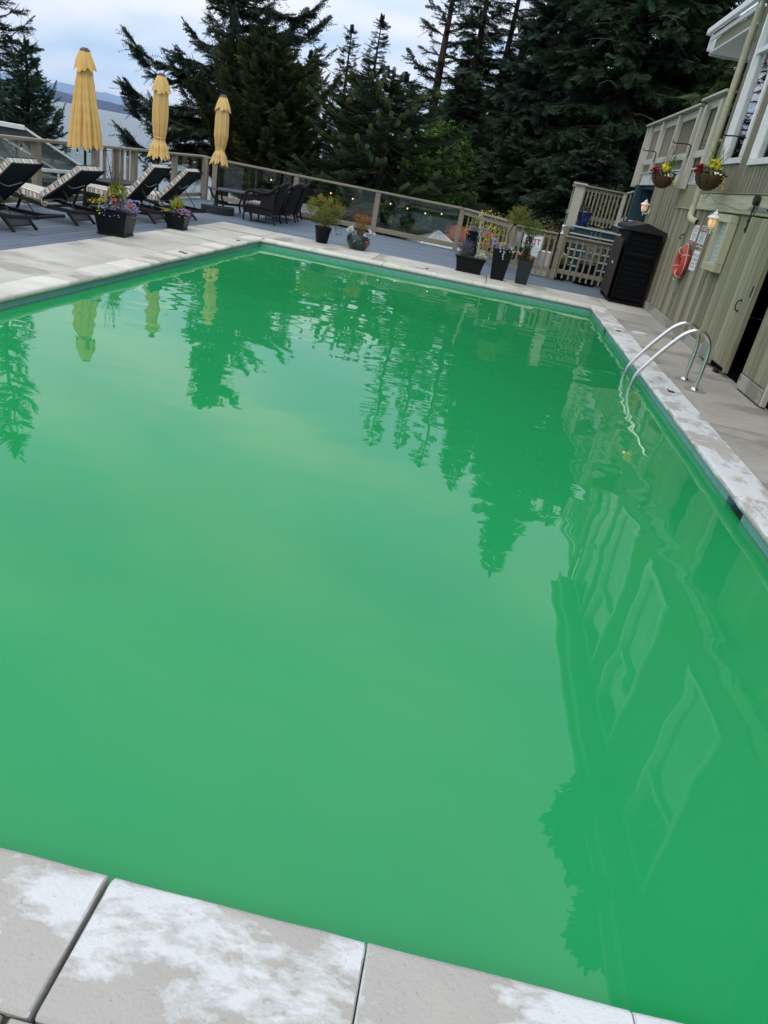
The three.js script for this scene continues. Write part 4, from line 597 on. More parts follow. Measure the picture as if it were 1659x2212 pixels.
// ---------------------------------------------------------------- table, chairs, wicker chest
{
  const t = thing('oval_table', 'low oval grey slate topped table with curved dark legs beside the farthest umbrella', 'table', [-5.72, 0, -16.95], 1.0);
  part('table_top', [clean(new THREE.CylinderGeometry(1, 1, 0.025, 48)).scale(0.66, 1, 0.36).translate(0, 0.475, 0)], M([0.06, 0.068, 0.08], 0.35, { bump: T.rough, bs: 0.002 }), t);
  for (const [sx, sz] of [[1, 1], [1, -1], [-1, 1], [-1, -1]]) part('leg', tube([[sx * 0.46, 0.46, sz * 0.2], [sx * 0.40, 0.32, sz * 0.16], [sx * 0.32, 0.2, sz * 0.12], [sx * 0.38, 0.1, sz * 0.17], [sx * 0.43, 0, sz * 0.2]], 0.02), mat.iron, t);
  part('stretcher', [bar([-0.36, 0.19, -0.1], [0.36, 0.19, -0.1], 0.025, 0.03), bar([-0.36, 0.19, 0.1], [0.36, 0.19, 0.1], 0.025, 0.03), bar([-0.34, 0.19, -0.16], [-0.34, 0.19, 0.16], 0.025, 0.03), bar([0.34, 0.19, -0.16], [0.34, 0.19, 0.16], 0.025, 0.03)], mat.iron, t);
  const c = thing('wicker_chest', 'low dark wicker chest by the seaward railing between the loungers', 'chest', [-6.98, 0, -14.1]);
  part('body', bx(0.5, 0.4, 1.15, 0, 0.2, 0, { r: 0.02 }), mat.wicker, c); part('lid', bx(0.56, 0.035, 1.22, 0, 0.42, 0, { r: 0.015 }), mat.wickerIn, c);
  const p = tag(part('terracotta_saucer', [lathe([[0, 0], [0.15, 0], [0.19, 0.09], [0.175, 0.09], [0.14, 0.015], [0, 0.014]])], M([0.2, 0.06, 0.03], 0.8), null), 'small terracotta bowl on the deck behind the third lounger', 'bowl'); p.position.set(-6.35, 0, -13.75);
}
function armchair(label, x, z, turn) {   // faces -x
  const o = thing('wicker_armchair', label, 'armchair', [x, 0, z], turn, 'dark wicker armchairs at the far corner of the deck');
  part('seat', [bx(0.60, 0.10, 0.66, -0.27, 0.27, 0, { r: 0.03 })], mat.wicker, o); part('apron', [bar([-0.57, 0.21, -0.32], [-0.57, 0.21, 0.32], 0.03, 0.1), bar([-0.57, 0.21, 0.33], [0.03, 0.21, 0.33], 0.03, 0.1), bar([-0.57, 0.21, -0.33], [0.03, 0.21, -0.33], 0.03, 0.1)], mat.wicker, o);
  part('cushion', bx(0.52, 0.07, 0.56, -0.29, 0.35, 0, { r: 0.03 }), mat.beige, o);
  { const nt = 14, n = 10, p = [], ix = [], uv = []; for (const th of [0, 0.03]) for (let j = 0; j <= n; j++) for (let i = 0; i <= nt; i++) { const u = i / nt * 2 - 1, v = j / n, h = 0.2 + v * (0.62 - 0.07 * u * u * u * u) + 0.0; p.push(0.03 + 0.15 * v - 0.07 * u * u + th, h + 0.02 * Math.cos(u * 1.5) * v, u * (0.31 + 0.04 * v)); uv.push(u * 0.35, v * 0.6); }
    const N = (nt + 1) * (n + 1); for (let s = 0; s < 2; s++) for (let j = 0; j < n; j++) for (let i = 0; i < nt; i++) { const a = s * N + j * (nt + 1) + i; s ? ix.push(a, a + 1, a + nt + 1, a + 1, a + nt + 2, a + nt + 1) : ix.push(a, a + nt + 1, a + 1, a + 1, a + nt + 1, a + nt + 2); }
    const g = new THREE.BufferGeometry(); g.setAttribute('position', new THREE.Float32BufferAttribute(p, 3)); g.setAttribute('uv', new THREE.Float32BufferAttribute(uv, 2)); g.setIndex(ix); g.computeVertexNormals(); part('backrest', g, mat.wicker, o);
    const e = []; for (let i = -7; i <= 7; i++) { const u = i / 7; e.push([0.03 + 0.15 - 0.07 * u * u + 0.015, 0.82 - 0.07 * u ** 4 + 0.02 * Math.cos(u * 1.5), u * 0.35]); } part('top_rim', tube(e, 0.026, { seg: 30 }), mat.wicker, o); }
  for (const s of [-1, 1]) {
    part('armrest', tube([[-0.59, 0.2, s * 0.34], [-0.60, 0.42, s * 0.35], [-0.57, 0.55, s * 0.355], [-0.47, 0.60, s * 0.36], [-0.25, 0.59, s * 0.36], [-0.1, 0.61, s * 0.36], [0.02, 0.70, s * 0.36], [0.12, 0.79, s * 0.345]], 0.033, { seg: 44 }), mat.wicker, o);
    const la = []; for (let k = 0; k < 6; k++) { la.push(tube([[-0.58 + 0.05 * k, 0.27, s * 0.34], [-0.50 + 0.05 * k, 0.42, s * 0.345], [-0.56 + 0.05 * k, 0.55, s * 0.35]], 0.004, { seg: 6, rad: 4 }), tube([[-0.50 + 0.05 * k, 0.27, s * 0.34], [-0.58 + 0.05 * k, 0.42, s * 0.345], [-0.50 + 0.05 * k, 0.56, s * 0.35]], 0.004, { seg: 6, rad: 4 })); } part('lattice', la, mat.wicker, o);
    part('side_panel', bx(0.30, 0.30, 0.018, -0.11, 0.44, s * 0.345, { r: 0.004 }), mat.wicker, o);
    part('leg', tube([[-0.58, 0.22, s * 0.32], [-0.60, 0.1, s * 0.325], [-0.59, 0, s * 0.33]], 0.022, { taper: 0.8 }), mat.wicker, o); part('leg', tube([[0.02, 0.22, s * 0.31], [0.05, 0.1, s * 0.32], [0.09, 0, s * 0.33]], 0.022, { taper: 0.8 }), mat.wicker, o);
    part('leg', tube([[-0.44, 0.2, s * 0.325], [-0.42, 0.08, s * 0.33], [-0.43, 0.0, s * 0.33]], 0.016), mat.wicker, o);
  }
  return o;
}
armchair('dark wicker armchair at the front of the row, nearest the pool', -4.62, -16.6, 0.06);
armchair('dark wicker armchair in the middle of the row of three', -4.55, -17.52, -0.04);
armchair('dark wicker armchair at the back of the row, against the glass railing', -4.58, -18.42, 0.12);
// ---------------------------------------------------------------- storage cabinet
{
  const c = thing('storage_cabinet', 'tall black resin storage cabinet with brown doors against the house wall', 'cabinet', [2.87, 0, -15.53]);
  const x0 = -0.30, x1 = 0.3, z0 = -0.62, z1 = 0.62;
  part('base', bx(0.66, 0.06, 1.28, 0, 0.03, 0), mat.shed, c); part('carcass', [bx(0.54, 1.22, 1.18, 0.01, 0.68, 0, { r: 0.01 })], mat.dark, c);
  for (let k = 0; k < 14; k++) { const y = 0.09 + k * 0.088; if (k === 9) continue; part('slat', bx(0.50, 0.08, 0.022, 0, y + 0.04, z1 - 0.015, { rx: -0.10 }), mat.shed, c); }
  part('corner_post', [bx(0.05, 1.24, 0.05, x0 + 0.01, 0.68, z1 - 0.01), bx(0.05, 1.24, 0.05, x1 - 0.02, 0.68, z1 - 0.01)], mat.shed, c); part('mid_band', bx(0.6, 0.05, 0.05, 0, 0.88, z1 + 0.005), mat.shed, c);
  { const s = new THREE.Shape(); s.moveTo(-0.36, 0); s.lineTo(0.34, 0); s.lineTo(0.34, 0.05); s.lineTo(-0.04, 0.15); s.lineTo(-0.36, 0.05); s.closePath(); part('lid', clean(uvBox(new THREE.ExtrudeGeometry(s, { depth: 1.34, bevelEnabled: true, bevelSize: 0.008, bevelThickness: 0.008, bevelSegments: 1 }).translate(0, 1.31, -0.68))), M([0.022, 0.022, 0.024], 0.45), c); }
  for (const [za, zb, sw] of [[-0.61, -0.03, 0.02], [-0.02, 0.58, -0.07]]) {
    const d = part('door', [bx(0.03, 1.06, Math.abs(zb - za) - 0.02, 0, 0, 0)], mat.shedDoor, c); d.position.set(x0 - 0.04 + (sw < 0 ? -0.02 : 0), 0.61, (za + zb) / 2); d.rotation.y = sw;
    const w = zb - za - 0.14; part('door_panel', [bx(0.014, 0.42, w, -0.014, 0.27, 0), bx(0.014, 0.42, w, -0.014, -0.26, 0)], mat.shedDoor, d); part('hasp', bx(0.012, 0.05, 0.035, -0.022, 0.06, sw > 0 ? 0.24 : -0.22), mat.softWhite, d);
  }
}
// ---------------------------------------------------------------- stair, landing and their railing
{
  const s = thing('stair', 'dark teal timber stair with pale nosings behind the gate', 'stair', [2.4, 0, -18.2]);
  const ys = [0.16, 0.315, 0.47, 0.63, 0.79, 0.945];
  ys.forEach((y, k) => { const z = -17.3 - 0.2 * k; wpart('riser', span(1.84, 3.14, y - 0.155, y - 0.02, z - 0.03, z - 0.01), mat.teal, s); wpart('tread', span(1.84, 3.14, y - 0.02, y - 0.002, z - 0.22, z + 0.0), mat.deck[0], s); wpart('nosing', span(1.83, 3.15, y - 0.028, y + 0.006, z, z + 0.025, { r: 0.008 }), mat.nose, s); });
  wpart('riser', span(1.84, 3.17, 0.945, 1.07, -18.53, -18.51), mat.teal, s); wpart('landing', span(1.80, 3.18, 1.07, 1.098, -19.85, -18.5), mat.deck[1], s); wpart('nosing', span(1.82, 3.18, 1.066, 1.104, -18.498, -18.47, { r: 0.008 }), mat.nose, s);
  wpart('stringer', [span(1.80, 1.83, 0, 1.06, -19.8, -18.5), span(1.80, 1.83, 0, 0.5, -18.5, -17.5)], mat.picket, s);
  for (const [k, y] of [[0, 1.25], [1, 1.42]]) { wpart('nosing', span(2.93 + 0.26 * k, 3.2 + 0.26 * k, y - 0.02, y + 0.01, -19.7, -18.75), mat.nose, s); wpart('riser', span(2.95 + 0.26 * k, 2.97 + 0.26 * k, y - 0.17, y - 0.02, -19.7, -18.75), mat.teal, s); }
  wpart('support_post', [span(1.66, 1.80, 0, 1.05, -18.62, -18.5)], mat.picket, s);
  const r = thing('landing_railing', 'taupe slatted railing round the stair landing with one broad pale post', 'railing', [2.4, 1.1, -19]);
  wpart('newel_post', span(1.72, 1.92, 1.02, 1.95, -18.62, -18.5), mat.pale, r); wpart('post_cap', span(1.66, 1.96, 1.95, 1.99, -18.7, -18.44), mat.pale, r);
  const Z = -19.75;
  wpart('top_rail', span(1.8, 3.07, 1.955, 1.99, Z - 0.06, Z + 0.06), mat.picket, r); wpart('upper_rail', span(1.8, 3.0, 1.86, 1.94, Z - 0.045, Z - 0.01), mat.picket, r); wpart('bottom_rail', span(1.8, 3.0, 1.25, 1.34, Z - 0.045, Z - 0.01), mat.picket, r);
  for (let k = 0; k < 12; k++) wpart('picket', span(1.86 + k * 0.092, 1.90 + k * 0.092, 1.15, 1.95, Z - 0.008, Z + 0.014), mat.picket, r);
  wpart('post', span(2.98, 3.07, 1.1, 1.96, Z - 0.05, Z + 0.05), mat.pale, r); wpart('post', span(1.78, 1.87, 0.2, 1.95, Z - 0.05, Z + 0.05), mat.picket, r);
  wpart('side_rail', [span(1.74, 1.80, 1.9, 1.95, Z, -18.62), span(1.75, 1.79, 1.3, 1.38, Z, -18.62)], mat.picket, r);
  wpart('stair_rail', [bar([3.05, 1.98, Z], [3.6, 2.25, Z], 0.1, 0.035), bar([3.05, 1.36, Z], [3.6, 1.64, Z], 0.04, 0.08)], mat.pale, r); for (let k = 0; k < 4; k++) wpart('picket', span(3.13 + k * 0.11, 3.17 + k * 0.11, 1.25 + k * 0.05, 2.02 + k * 0.05, Z, Z + 0.02), mat.picket, r);
}
// ---------------------------------------------------------------- EXIT sign and fence bits
{
  const e = tag(part('exit_sign', plate(0.42, 0.28, 0.004, null, 0.035), M([1, 1, 1], 0.4, { map: canvasTex(512, 342, (x, w, h) => { x.fillStyle = '#dfe4e6'; x.fillRect(0, 0, w, h); x.strokeStyle = '#2a2d31'; x.lineWidth = 9; x.beginPath(); x.roundRect(18, 18, w - 36, h - 36, 34); x.stroke(); x.textAlign = 'center'; x.textBaseline = 'middle'; x.fillStyle = '#a31638'; x.font = 'bold 205px sans-serif'; x.fillText('EXIT', w / 2, h / 2 - 8, w * 0.8); x.fillStyle = '#2a2d31'; x.fillRect(w * 0.72, h * 0.82, 34, 14); }) }), null), 'white EXIT sign with red letters on the slatted fence, half hidden by the potted conifer', 'sign'); e.position.set(0.97, 0.67, -16.815); e.rotation.z = 0.02;
  const p = tag(part('paper_notice', plate(0.15, 0.2, 0.003, null, 0.004), M([1, 1, 1], 0.6, { map: canvasTex(128, 170, (x, w, h) => { x.fillStyle = '#cdd3d2'; x.fillRect(0, 0, w, h); x.fillStyle = '#9aa4a4'; for (let y = 30; y < 150; y += 24) x.fillRect(14, y, 60 + (y % 40), 4); }) }), null), 'small paper notice below the EXIT sign', 'notice'); p.position.set(1.06, 0.49, -16.808);
  const w = thing('white_planter_box', 'white planter box behind the fence under the EXIT sign', 'planter', [1.22, 0, -17.3]); part('box', [frustum(0.42, 0.3, 0.52, 0.36, 0.5)], mat.white, w); part('soil', bx(0.46, 0.02, 0.3, 0, 0.48, 0, {}), mat.soil, w);
  const b = tag(part('metal_panel', bx(0.17, 0.36, 0.012, 0, 0, 0), M([0.42, 0.47, 0.52], 0.5), null), 'pale blue grey metal panel fixed behind the fence, left of the EXIT sign', 'panel'); b.position.set(0.62, 0.68, -17.15);
}
// ---------------------------------------------------------------- festoon lights
{
  const mk = (label, pts, bulbs, lit2) => {
    const o = thing('string_lights', label, 'string lights', pts[0]); const P = (p) => [p[0] - pts[0][0], p[1] - pts[0][1], p[2] - pts[0][2]];
    part('cable', tube(pts.map(P), 0.004, { seg: 80, rad: 5 }), mat.iron, o);
    for (const b of bulbs) { const q = P(b); part('bulb_socket', [cyl(0.012, 0.016, 0.045, q[0], q[1] - 0.055, q[2], 10), cyl(0.004, 0.004, 0.04, q[0], q[1] - 0.01, q[2], 6)], mat.iron, o); part('bulb', ball(0.018, q[0], q[1] - 0.078, q[2], 1, 1.25, 1, 12), lit2 ? M([0.9, 0.7, 0.4], 0.3, { emissive: new THREE.Color(1, 0.66, 0.28), emissiveIntensity: 0.7 }) : M([0.75, 0.76, 0.74], 0.1, { clearcoat: 1 }), o); if (lit2) { const l = new THREE.PointLight(0xffb060, 0.004); l.position.set(q[0], q[1] - 0.078, q[2] + 0.04); o.add(l); } }
  };
  const X = -7.27, zs = [-10.9, -11.55, -12.75, -13.2, -13.62, -15.1, -15.75, -16.3, -16.9, -18.6]; mk('unlit string lights hanging under the seaward rail behind the umbrellas', [[X, 0.93, -8], ...zs.map((z) => [X, 0.91, z]), [X, 0.93, -19.1]], zs.map((z) => [X, 0.90, z]), false);
  const Z = -19.12, xs = [-5.5, -3.98, -3.42, -2.48, -2.05, -1.6, -1.2]; mk('lit string lights with warm bulbs under the far rail', [[-6.9, 0.92, Z], ...xs.map((x, k) => [x, 0.86 - 0.02 * (k % 2), Z]), [-0.75, 0.9, Z]], xs.map((x, k) => [x, 0.83 - 0.03 * (k % 3), Z]), true);
}
// ---------------------------------------------------------------- potted plants
const pots = {};
function potted(name, label, pos, turn, build) { seed = Math.round(Math.abs(pos[0] * 1000 + pos[2] * 77)); const o = thing(name, label, 'potted plant', pos, turn); build(o); return o; }
const rimBox = (w, d, h, y) => bx(w, h, d, 0, y, 0, { r: 0.008 });
function squarePlanter(o, w0, w1, h, m = mat.pot, d0 = w0, d1 = w1) {
  part('pot', [frustum(w0, d0, w1, d1, h * 0.9, { y: 0.0 })], m, o); part('rim', [rimBox(w1 + 0.05, d1 + 0.05, h * 0.07, h * 0.965), rimBox(w1 + 0.025, d1 + 0.025, h * 0.05, h * 0.905), rimBox(w1 + 0.012, d1 + 0.012, h * 0.04, h * 0.86)], m, o); part('foot', rimBox(w0 + 0.035, d0 + 0.035, h * 0.07, h * 0.035), m, o);
}
potted('flower_planter', 'large square dark planter with lime shrub and blue, orange and yellow trailing flowers', [-5.27, 0, -10.62], 0.1, (o) => {
  squarePlanter(o, 0.36, 0.47, 0.36);
  const f = new Leaves(), b = new Leaves(), y = new Leaves(), or = new Leaves(), g = new Leaves();
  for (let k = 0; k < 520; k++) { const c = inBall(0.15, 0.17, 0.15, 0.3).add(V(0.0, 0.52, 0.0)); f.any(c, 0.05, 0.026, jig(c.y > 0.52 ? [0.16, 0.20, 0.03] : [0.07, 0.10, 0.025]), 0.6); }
  for (let k = 0; k < 380; k++) { const c = inBall(0.27, 0.09, 0.27).add(V(0, 0.38, 0)); f.any(c, 0.035, 0.018, jig([0.05, 0.085, 0.03]), 0.3); }
  for (let k = 0; k < 330; k++) { const a = rr(-0.9, 2.5), r = rr(0.12, 0.31), c = V(Math.sin(a) * r, 0.40 + rr(-0.07, 0.10) - (r > 0.25 ? 0.06 : 0), Math.cos(a) * r); b.flower(c, 0.0125, 4, jig([0.26, 0.28, 0.46], 0.2), null); if (k < 70) b.flower(V(rr(0.18, 0.34), rr(0.36, 0.52), rr(-0.1, 0.2)), 0.013, 4, jig([0.34, 0.29, 0.50], 0.2), null); }
  for (let k = 0; k < 11; k++) or.flower(V(rr(0.04, 0.3), rr(0.38, 0.49), rr(0.08, 0.26)), 0.026, 8, jig([0.45, 0.12, 0.04]), [0.3, 0.06, 0.02], V(rr(-0.3, 0.5), 0.5, 1));
  for (let k = 0; k < 9; k++) or.flower(V(rr(-0.1, 0.1), rr(0.46, 0.56), rr(0.05, 0.2)), 0.022, 8, jig([0.6, 0.12, 0.05]), null);
  for (let k = 0; k < 44; k++) { const c = inBall(0.06, 0.05, 0.06).add(V(-0.1, 0.47, 0.24)); y.any(c, 0.032, 0.02, jig([0.50, 0.41, 0.03]), 0.4); y.any(V(-0.25 + rr(-0.09, 0.07), 0.40 + rr(-0.01, 0.03), 0.1 + rr(-0.2, 0.15)), 0.035, 0.02, jig([0.5, 0.4, 0.03]), 0.4); }
  for (let k = 0; k < 14; k++) y.any(V(-0.13 + rr(-0.012, 0.012), 0.42 - k * 0.011, 0.285), 0.026, 0.02, jig([0.62, 0.56, 0.04]), -0.3);
  for (let k = 0; k < 26; k++) { const a = rr(0, 6.28), l = rr(0.25, 0.62), d = rr(0.03, 0.16), t = V(-0.04 + Math.cos(a) * d, 0.5 + l, Math.sin(a) * d); g.strand([V(-0.03, 0.45, 0), V(-0.03 + Math.cos(a) * d * 0.5, 0.5 + l * 0.5, Math.sin(a) * d * 0.5), t], 0.004, [0.06, 0.04, 0.035]); for (let q = 0; q < 7; q++) g.any(t.clone().add(V(rr(-0.02, 0.02), -q * 0.025, rr(-0.02, 0.02))), 0.022, 0.01, k % 5 ? jig([0.07, 0.05, 0.04]) : [0.35, 0.03, 0.06], 1); }
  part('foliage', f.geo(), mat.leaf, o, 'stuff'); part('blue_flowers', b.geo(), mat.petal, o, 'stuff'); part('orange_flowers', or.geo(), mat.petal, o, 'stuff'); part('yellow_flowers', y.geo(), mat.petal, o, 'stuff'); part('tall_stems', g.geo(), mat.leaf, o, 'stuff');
});
potted('flower_planter', 'small square dark planter with lime fern, red and mauve flowers', [-5.16, 0, -12.6], 0.1, (o) => {
  squarePlanter(o, 0.25, 0.36, 0.265);
  const f = new Leaves(), b = new Leaves(), r = new Leaves(), y = new Leaves();
  for (let k = 0; k < 120; k++) { const a = rr(0, 6.28), t = rr(0.1, 0.9), d = V(Math.cos(a) * t, 1.1 - 0.5 * t, Math.sin(a) * t).normalize(); f.blade(V(Math.cos(a) * 0.02 - 0.02, 0.27, Math.sin(a) * 0.02), d, V(0, 1, 0).cross(d).normalize(), rr(0.13, 0.27), rr(0.018, 0.03), jig([0.24, 0.30, 0.04]), 0.3, rr(0.1, 0.4)); }
  for (let k = 0; k < 240; k++) f.any(inBall(0.2, 0.07, 0.2).add(V(0, 0.28, 0)), 0.03, 0.016, jig([0.05, 0.085, 0.03]));
  for (let k = 0; k < 130; k++) b.flower(V(rr(-0.02, 0.24), rr(0.22, 0.34), rr(0.02, 0.23)), 0.014, 5, jig([0.36, 0.26, 0.44], 0.2), null);
  for (let k = 0; k < 12; k++) { r.flower(V(rr(0.0, 0.04), rr(0.33, 0.37), 0.13), 0.02, 8, jig([0.5, 0.02, 0.02]), null); r.flower(V(rr(0.15, 0.2), rr(0.31, 0.36), 0.1), 0.018, 8, jig([0.45, 0.015, 0.03]), null); }
  for (let k = 0; k < 46; k++) y.any(V(-0.17 + rr(-0.06, 0.07), 0.27 + rr(-0.02, 0.03), rr(0.0, 0.2)), 0.028, 0.02, jig([0.62, 0.48, 0.06]), 0.4);
  part('foliage', f.geo(), mat.leaf, o, 'stuff'); part('mauve_flowers', b.geo(), mat.petal, o, 'stuff'); part('red_flowers', r.geo(), mat.petal, o, 'stuff'); part('yellow_flowers', y.geo(), mat.petal, o, 'stuff');
});
potted('shrub_pot', 'round black pot with a big loose lime green shrub at the far pool edge', [-3.16, 0, -14.92], 0, (o) => {
  part('pot', lathe([[0, 0], [0.115, 0], [0.12, 0.05], [0.123, 0.055], [0.155, 0.26], [0.168, 0.262], [0.17, 0.295], [0.158, 0.3], [0.15, 0.27], [0, 0.26]]), mat.pot, o);
  const f = new Leaves(), s = []; const cl = []; for (let k = 0; k < 95; k++) { const c = inBall(0.37, 0.29, 0.33, 0.75).add(V(0.01, 0.58, 0)); cl.push(c); if (k < 34) s.push(tube([[0, 0.28, 0], [c.x * 0.4, lerp(0.3, c.y, 0.6), c.z * 0.4], c], 0.005, { seg: 6, rad: 4 })); }
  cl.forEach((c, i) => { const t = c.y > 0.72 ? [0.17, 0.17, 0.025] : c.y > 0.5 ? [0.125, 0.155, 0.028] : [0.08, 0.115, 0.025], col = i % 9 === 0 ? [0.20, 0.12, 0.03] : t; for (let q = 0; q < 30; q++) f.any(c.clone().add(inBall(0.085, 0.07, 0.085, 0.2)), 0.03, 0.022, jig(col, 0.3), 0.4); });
  for (let k = 0; k < 5; k++) { let c = V(rr(0.05, 0.33), 0.36, rr(0, 0.2)); for (let q = 0; q < 9; q++) { c = c.clone().add(V(rr(0, 0.012), -0.018, 0.003)); f.any(c, 0.03, 0.02, jig([0.07, 0.11, 0.04]), -0.2); } }
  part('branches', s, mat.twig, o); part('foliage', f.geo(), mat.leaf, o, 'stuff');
});
potted('flower_pot', 'round dark green glazed pot with rusty orange shrub and white flowers', [-2.45, 0, -15.0], 0, (o) => {
  part('pot', lathe([[0, 0], [0.15, 0], [0.165, 0.012], [0.215, 0.1], [0.238, 0.17], [0.225, 0.225], [0.205, 0.25], [0.215, 0.262], [0.20, 0.27], [0.185, 0.24], [0, 0.235]], 36), mat.potGlaze, o);
  const f = new Leaves(), w = new Leaves(), v = new Leaves();
  for (let k = 0; k < 900; k++) { const y = rr(0, 1), R = 0.08 + 0.11 * y, a = rr(0, 6.28), d = R * Math.sqrt(rnd()), c = V(0.02 + Math.cos(a) * d, 0.27 + y * 0.36, Math.sin(a) * d); f.any(c, 0.026, 0.016, jig(mix3([0.10, 0.09, 0.02], [0.30, 0.10, 0.025], sstep(0.3, 1, y + rr(-0.3, 0.3)))), 0.8); }
  for (let k = 0; k < 300; k++) f.any(inBall(0.22, 0.06, 0.22).add(V(0, 0.27, 0)), 0.03, 0.014, jig([0.05, 0.08, 0.03]));
  for (let k = 0; k < 46; k++) { const a = rr(-1.7, 1.7), r = rr(0.15, 0.27); w.flower(V(Math.sin(a) * r, 0.27 + rr(-0.12, 0.08), Math.cos(a) * r), 0.013, 6, [0.72, 0.73, 0.68], [0.5, 0.45, 0.1]); }
  for (const [x, y, z] of [[-0.2, 0.37, 0.05], [-0.15, 0.40, 0.1], [-0.23, 0.34, 0.1], [0.14, 0.31, 0.2], [0.22, 0.36, 0.05], [0.19, 0.39, 0.0], [0.29, 0.34, 0.0], [-0.12, 0.36, 0.15]]) w.flower(V(x, y, z), 0.032, 11, [0.74, 0.74, 0.76], [0.12, 0.05, 0.1], V(rr(-0.3, 0.3), 0.5, 1));
  for (const [x, y] of [[0.05, 0.24], [0.19, 0.16]]) for (let k = 0; k < 8; k++) w.flower(V(x + rr(-0.02, 0.02), y + rr(-0.04, 0.03), 0.23 - Math.abs(x) * 0.3), 0.026, 6, jig([0.42, 0.1, 0.05]), null);
  for (let k = 0; k < 16; k++) { const s = k % 2 ? 1 : -1; let c = V(s * rr(0.19, 0.26), 0.26, rr(-0.05, 0.12)); for (let q = 0; q < rr(8, 22); q++) { c = c.clone().add(V(s * rr(-0.002, 0.006), -0.014, 0.001)); v.any(c, 0.016, 0.01, jig([0.17, 0.2, 0.17]), -0.2); } }
  part('shrub', f.geo(), mat.leaf, o, 'stuff'); part('white_flowers', w.geo(), mat.petal, o, 'stuff'); part('trailing_leaves', v.geo(), mat.leaf, o, 'stuff');
});
potted('lavender_trough', 'rectangular black trough of lavender, silver dusty miller and one tall woolly stem', [-0.22, 0, -14.98], 0.04, (o) => {
  squarePlanter(o, 0.46, 0.56, 0.285, mat.pot, 0.22, 0.27);
  const l = new Leaves(), p = new Leaves(), s = new Leaves();
  for (let k = 0; k < 90; k++) { const a = rr(0, 6.28), d = rr(0, 0.2), L = rr(0.16, 0.36), t = V(-0.13 + Math.cos(a) * d * 1.1, 0.26 + L, Math.sin(a) * d * 0.8), b = V(-0.12 + Math.cos(a) * d * 0.3, 0.26, Math.sin(a) * d * 0.2); l.strand([b, b.clone().lerp(t, 0.5).add(V(0, 0.02, 0)), t], 0.004, jig([0.10, 0.12, 0.08])); const D = t.clone().sub(b).normalize(); for (let q = 0; q < 12; q++) p.any(t.clone().addScaledVector(D, -0.008 * q).add(V(rr(-0.008, 0.008), 0, rr(-0.008, 0.008))), 0.016, 0.011, jig([0.20, 0.14, 0.32], 0.3), 0.6); }
  for (let k = 0; k < 380; k++) l.any(inBall(0.17, 0.09, 0.11).add(V(-0.12, 0.32, 0)), 0.045, 0.006, jig([0.09, 0.12, 0.07]), 0.9);
  const frond = (o2, d, L, c) => { const sd = V(0, 1, 0).cross(d).normalize(); s.blade(o2, d, sd, L, L * 0.16, c, 0.2, 0.2); for (let q = 1; q < 5; q++) for (const z of [-1, 1]) { const e = d.clone().multiplyScalar(0.6).addScaledVector(sd, z).normalize(); s.blade(o2.clone().addScaledVector(d, L * q / 5.5), e, V(0, 1, 0).cross(e).normalize(), L * 0.28, L * 0.09, c, 0.2, 0.1); } };
  for (let k = 0; k < 120; k++) { const a = rr(0, 6.28), e = rr(-0.1, 1.3), d = V(Math.cos(a) * Math.cos(e), Math.sin(e), Math.sin(a) * Math.cos(e)); frond(inBall(0.07, 0.05, 0.07).add(V(0.18, 0.30, 0.04)), d, rr(0.06, 0.11), jig([0.46, 0.49, 0.46], 0.15)); }
  s.strand([V(0.12, 0.28, 0), V(0.1, 0.6, 0), V(0.045, 0.9, 0), V(0.03, 1.12, 0)], 0.018, [0.36, 0.40, 0.33]);
  for (let k = 0; k < 34; k++) { const y = 0.36 + 0.75 * k / 34, a = k * 2.4, d = V(Math.cos(a) * 0.8, 0.55, Math.sin(a) * 0.8).normalize(); s.blade(V(lerp(0.12, 0.03, (y - 0.3) / 0.8), y, 0), d, V(0, 1, 0).cross(d).normalize(), y > 0.95 ? 0.05 : 0.085, 0.026, y > 0.92 ? jig([0.40, 0.40, 0.16]) : jig([0.36, 0.41, 0.34]), 0.3, 0.3); }
  for (let k = 0; k < 70; k++) s.any(inBall(0.045, 0.11, 0.045).add(V(0.03, 1.05, 0)), 0.03, 0.018, jig([0.42, 0.40, 0.14]), 0.5);
  part('lavender_leaves', l.geo(), mat.leaf, o, 'stuff'); part('lavender_flowers', p.geo(), mat.petal, o, 'stuff'); part('silver_leaves', s.geo(), mat.leaf, o, 'stuff');
});
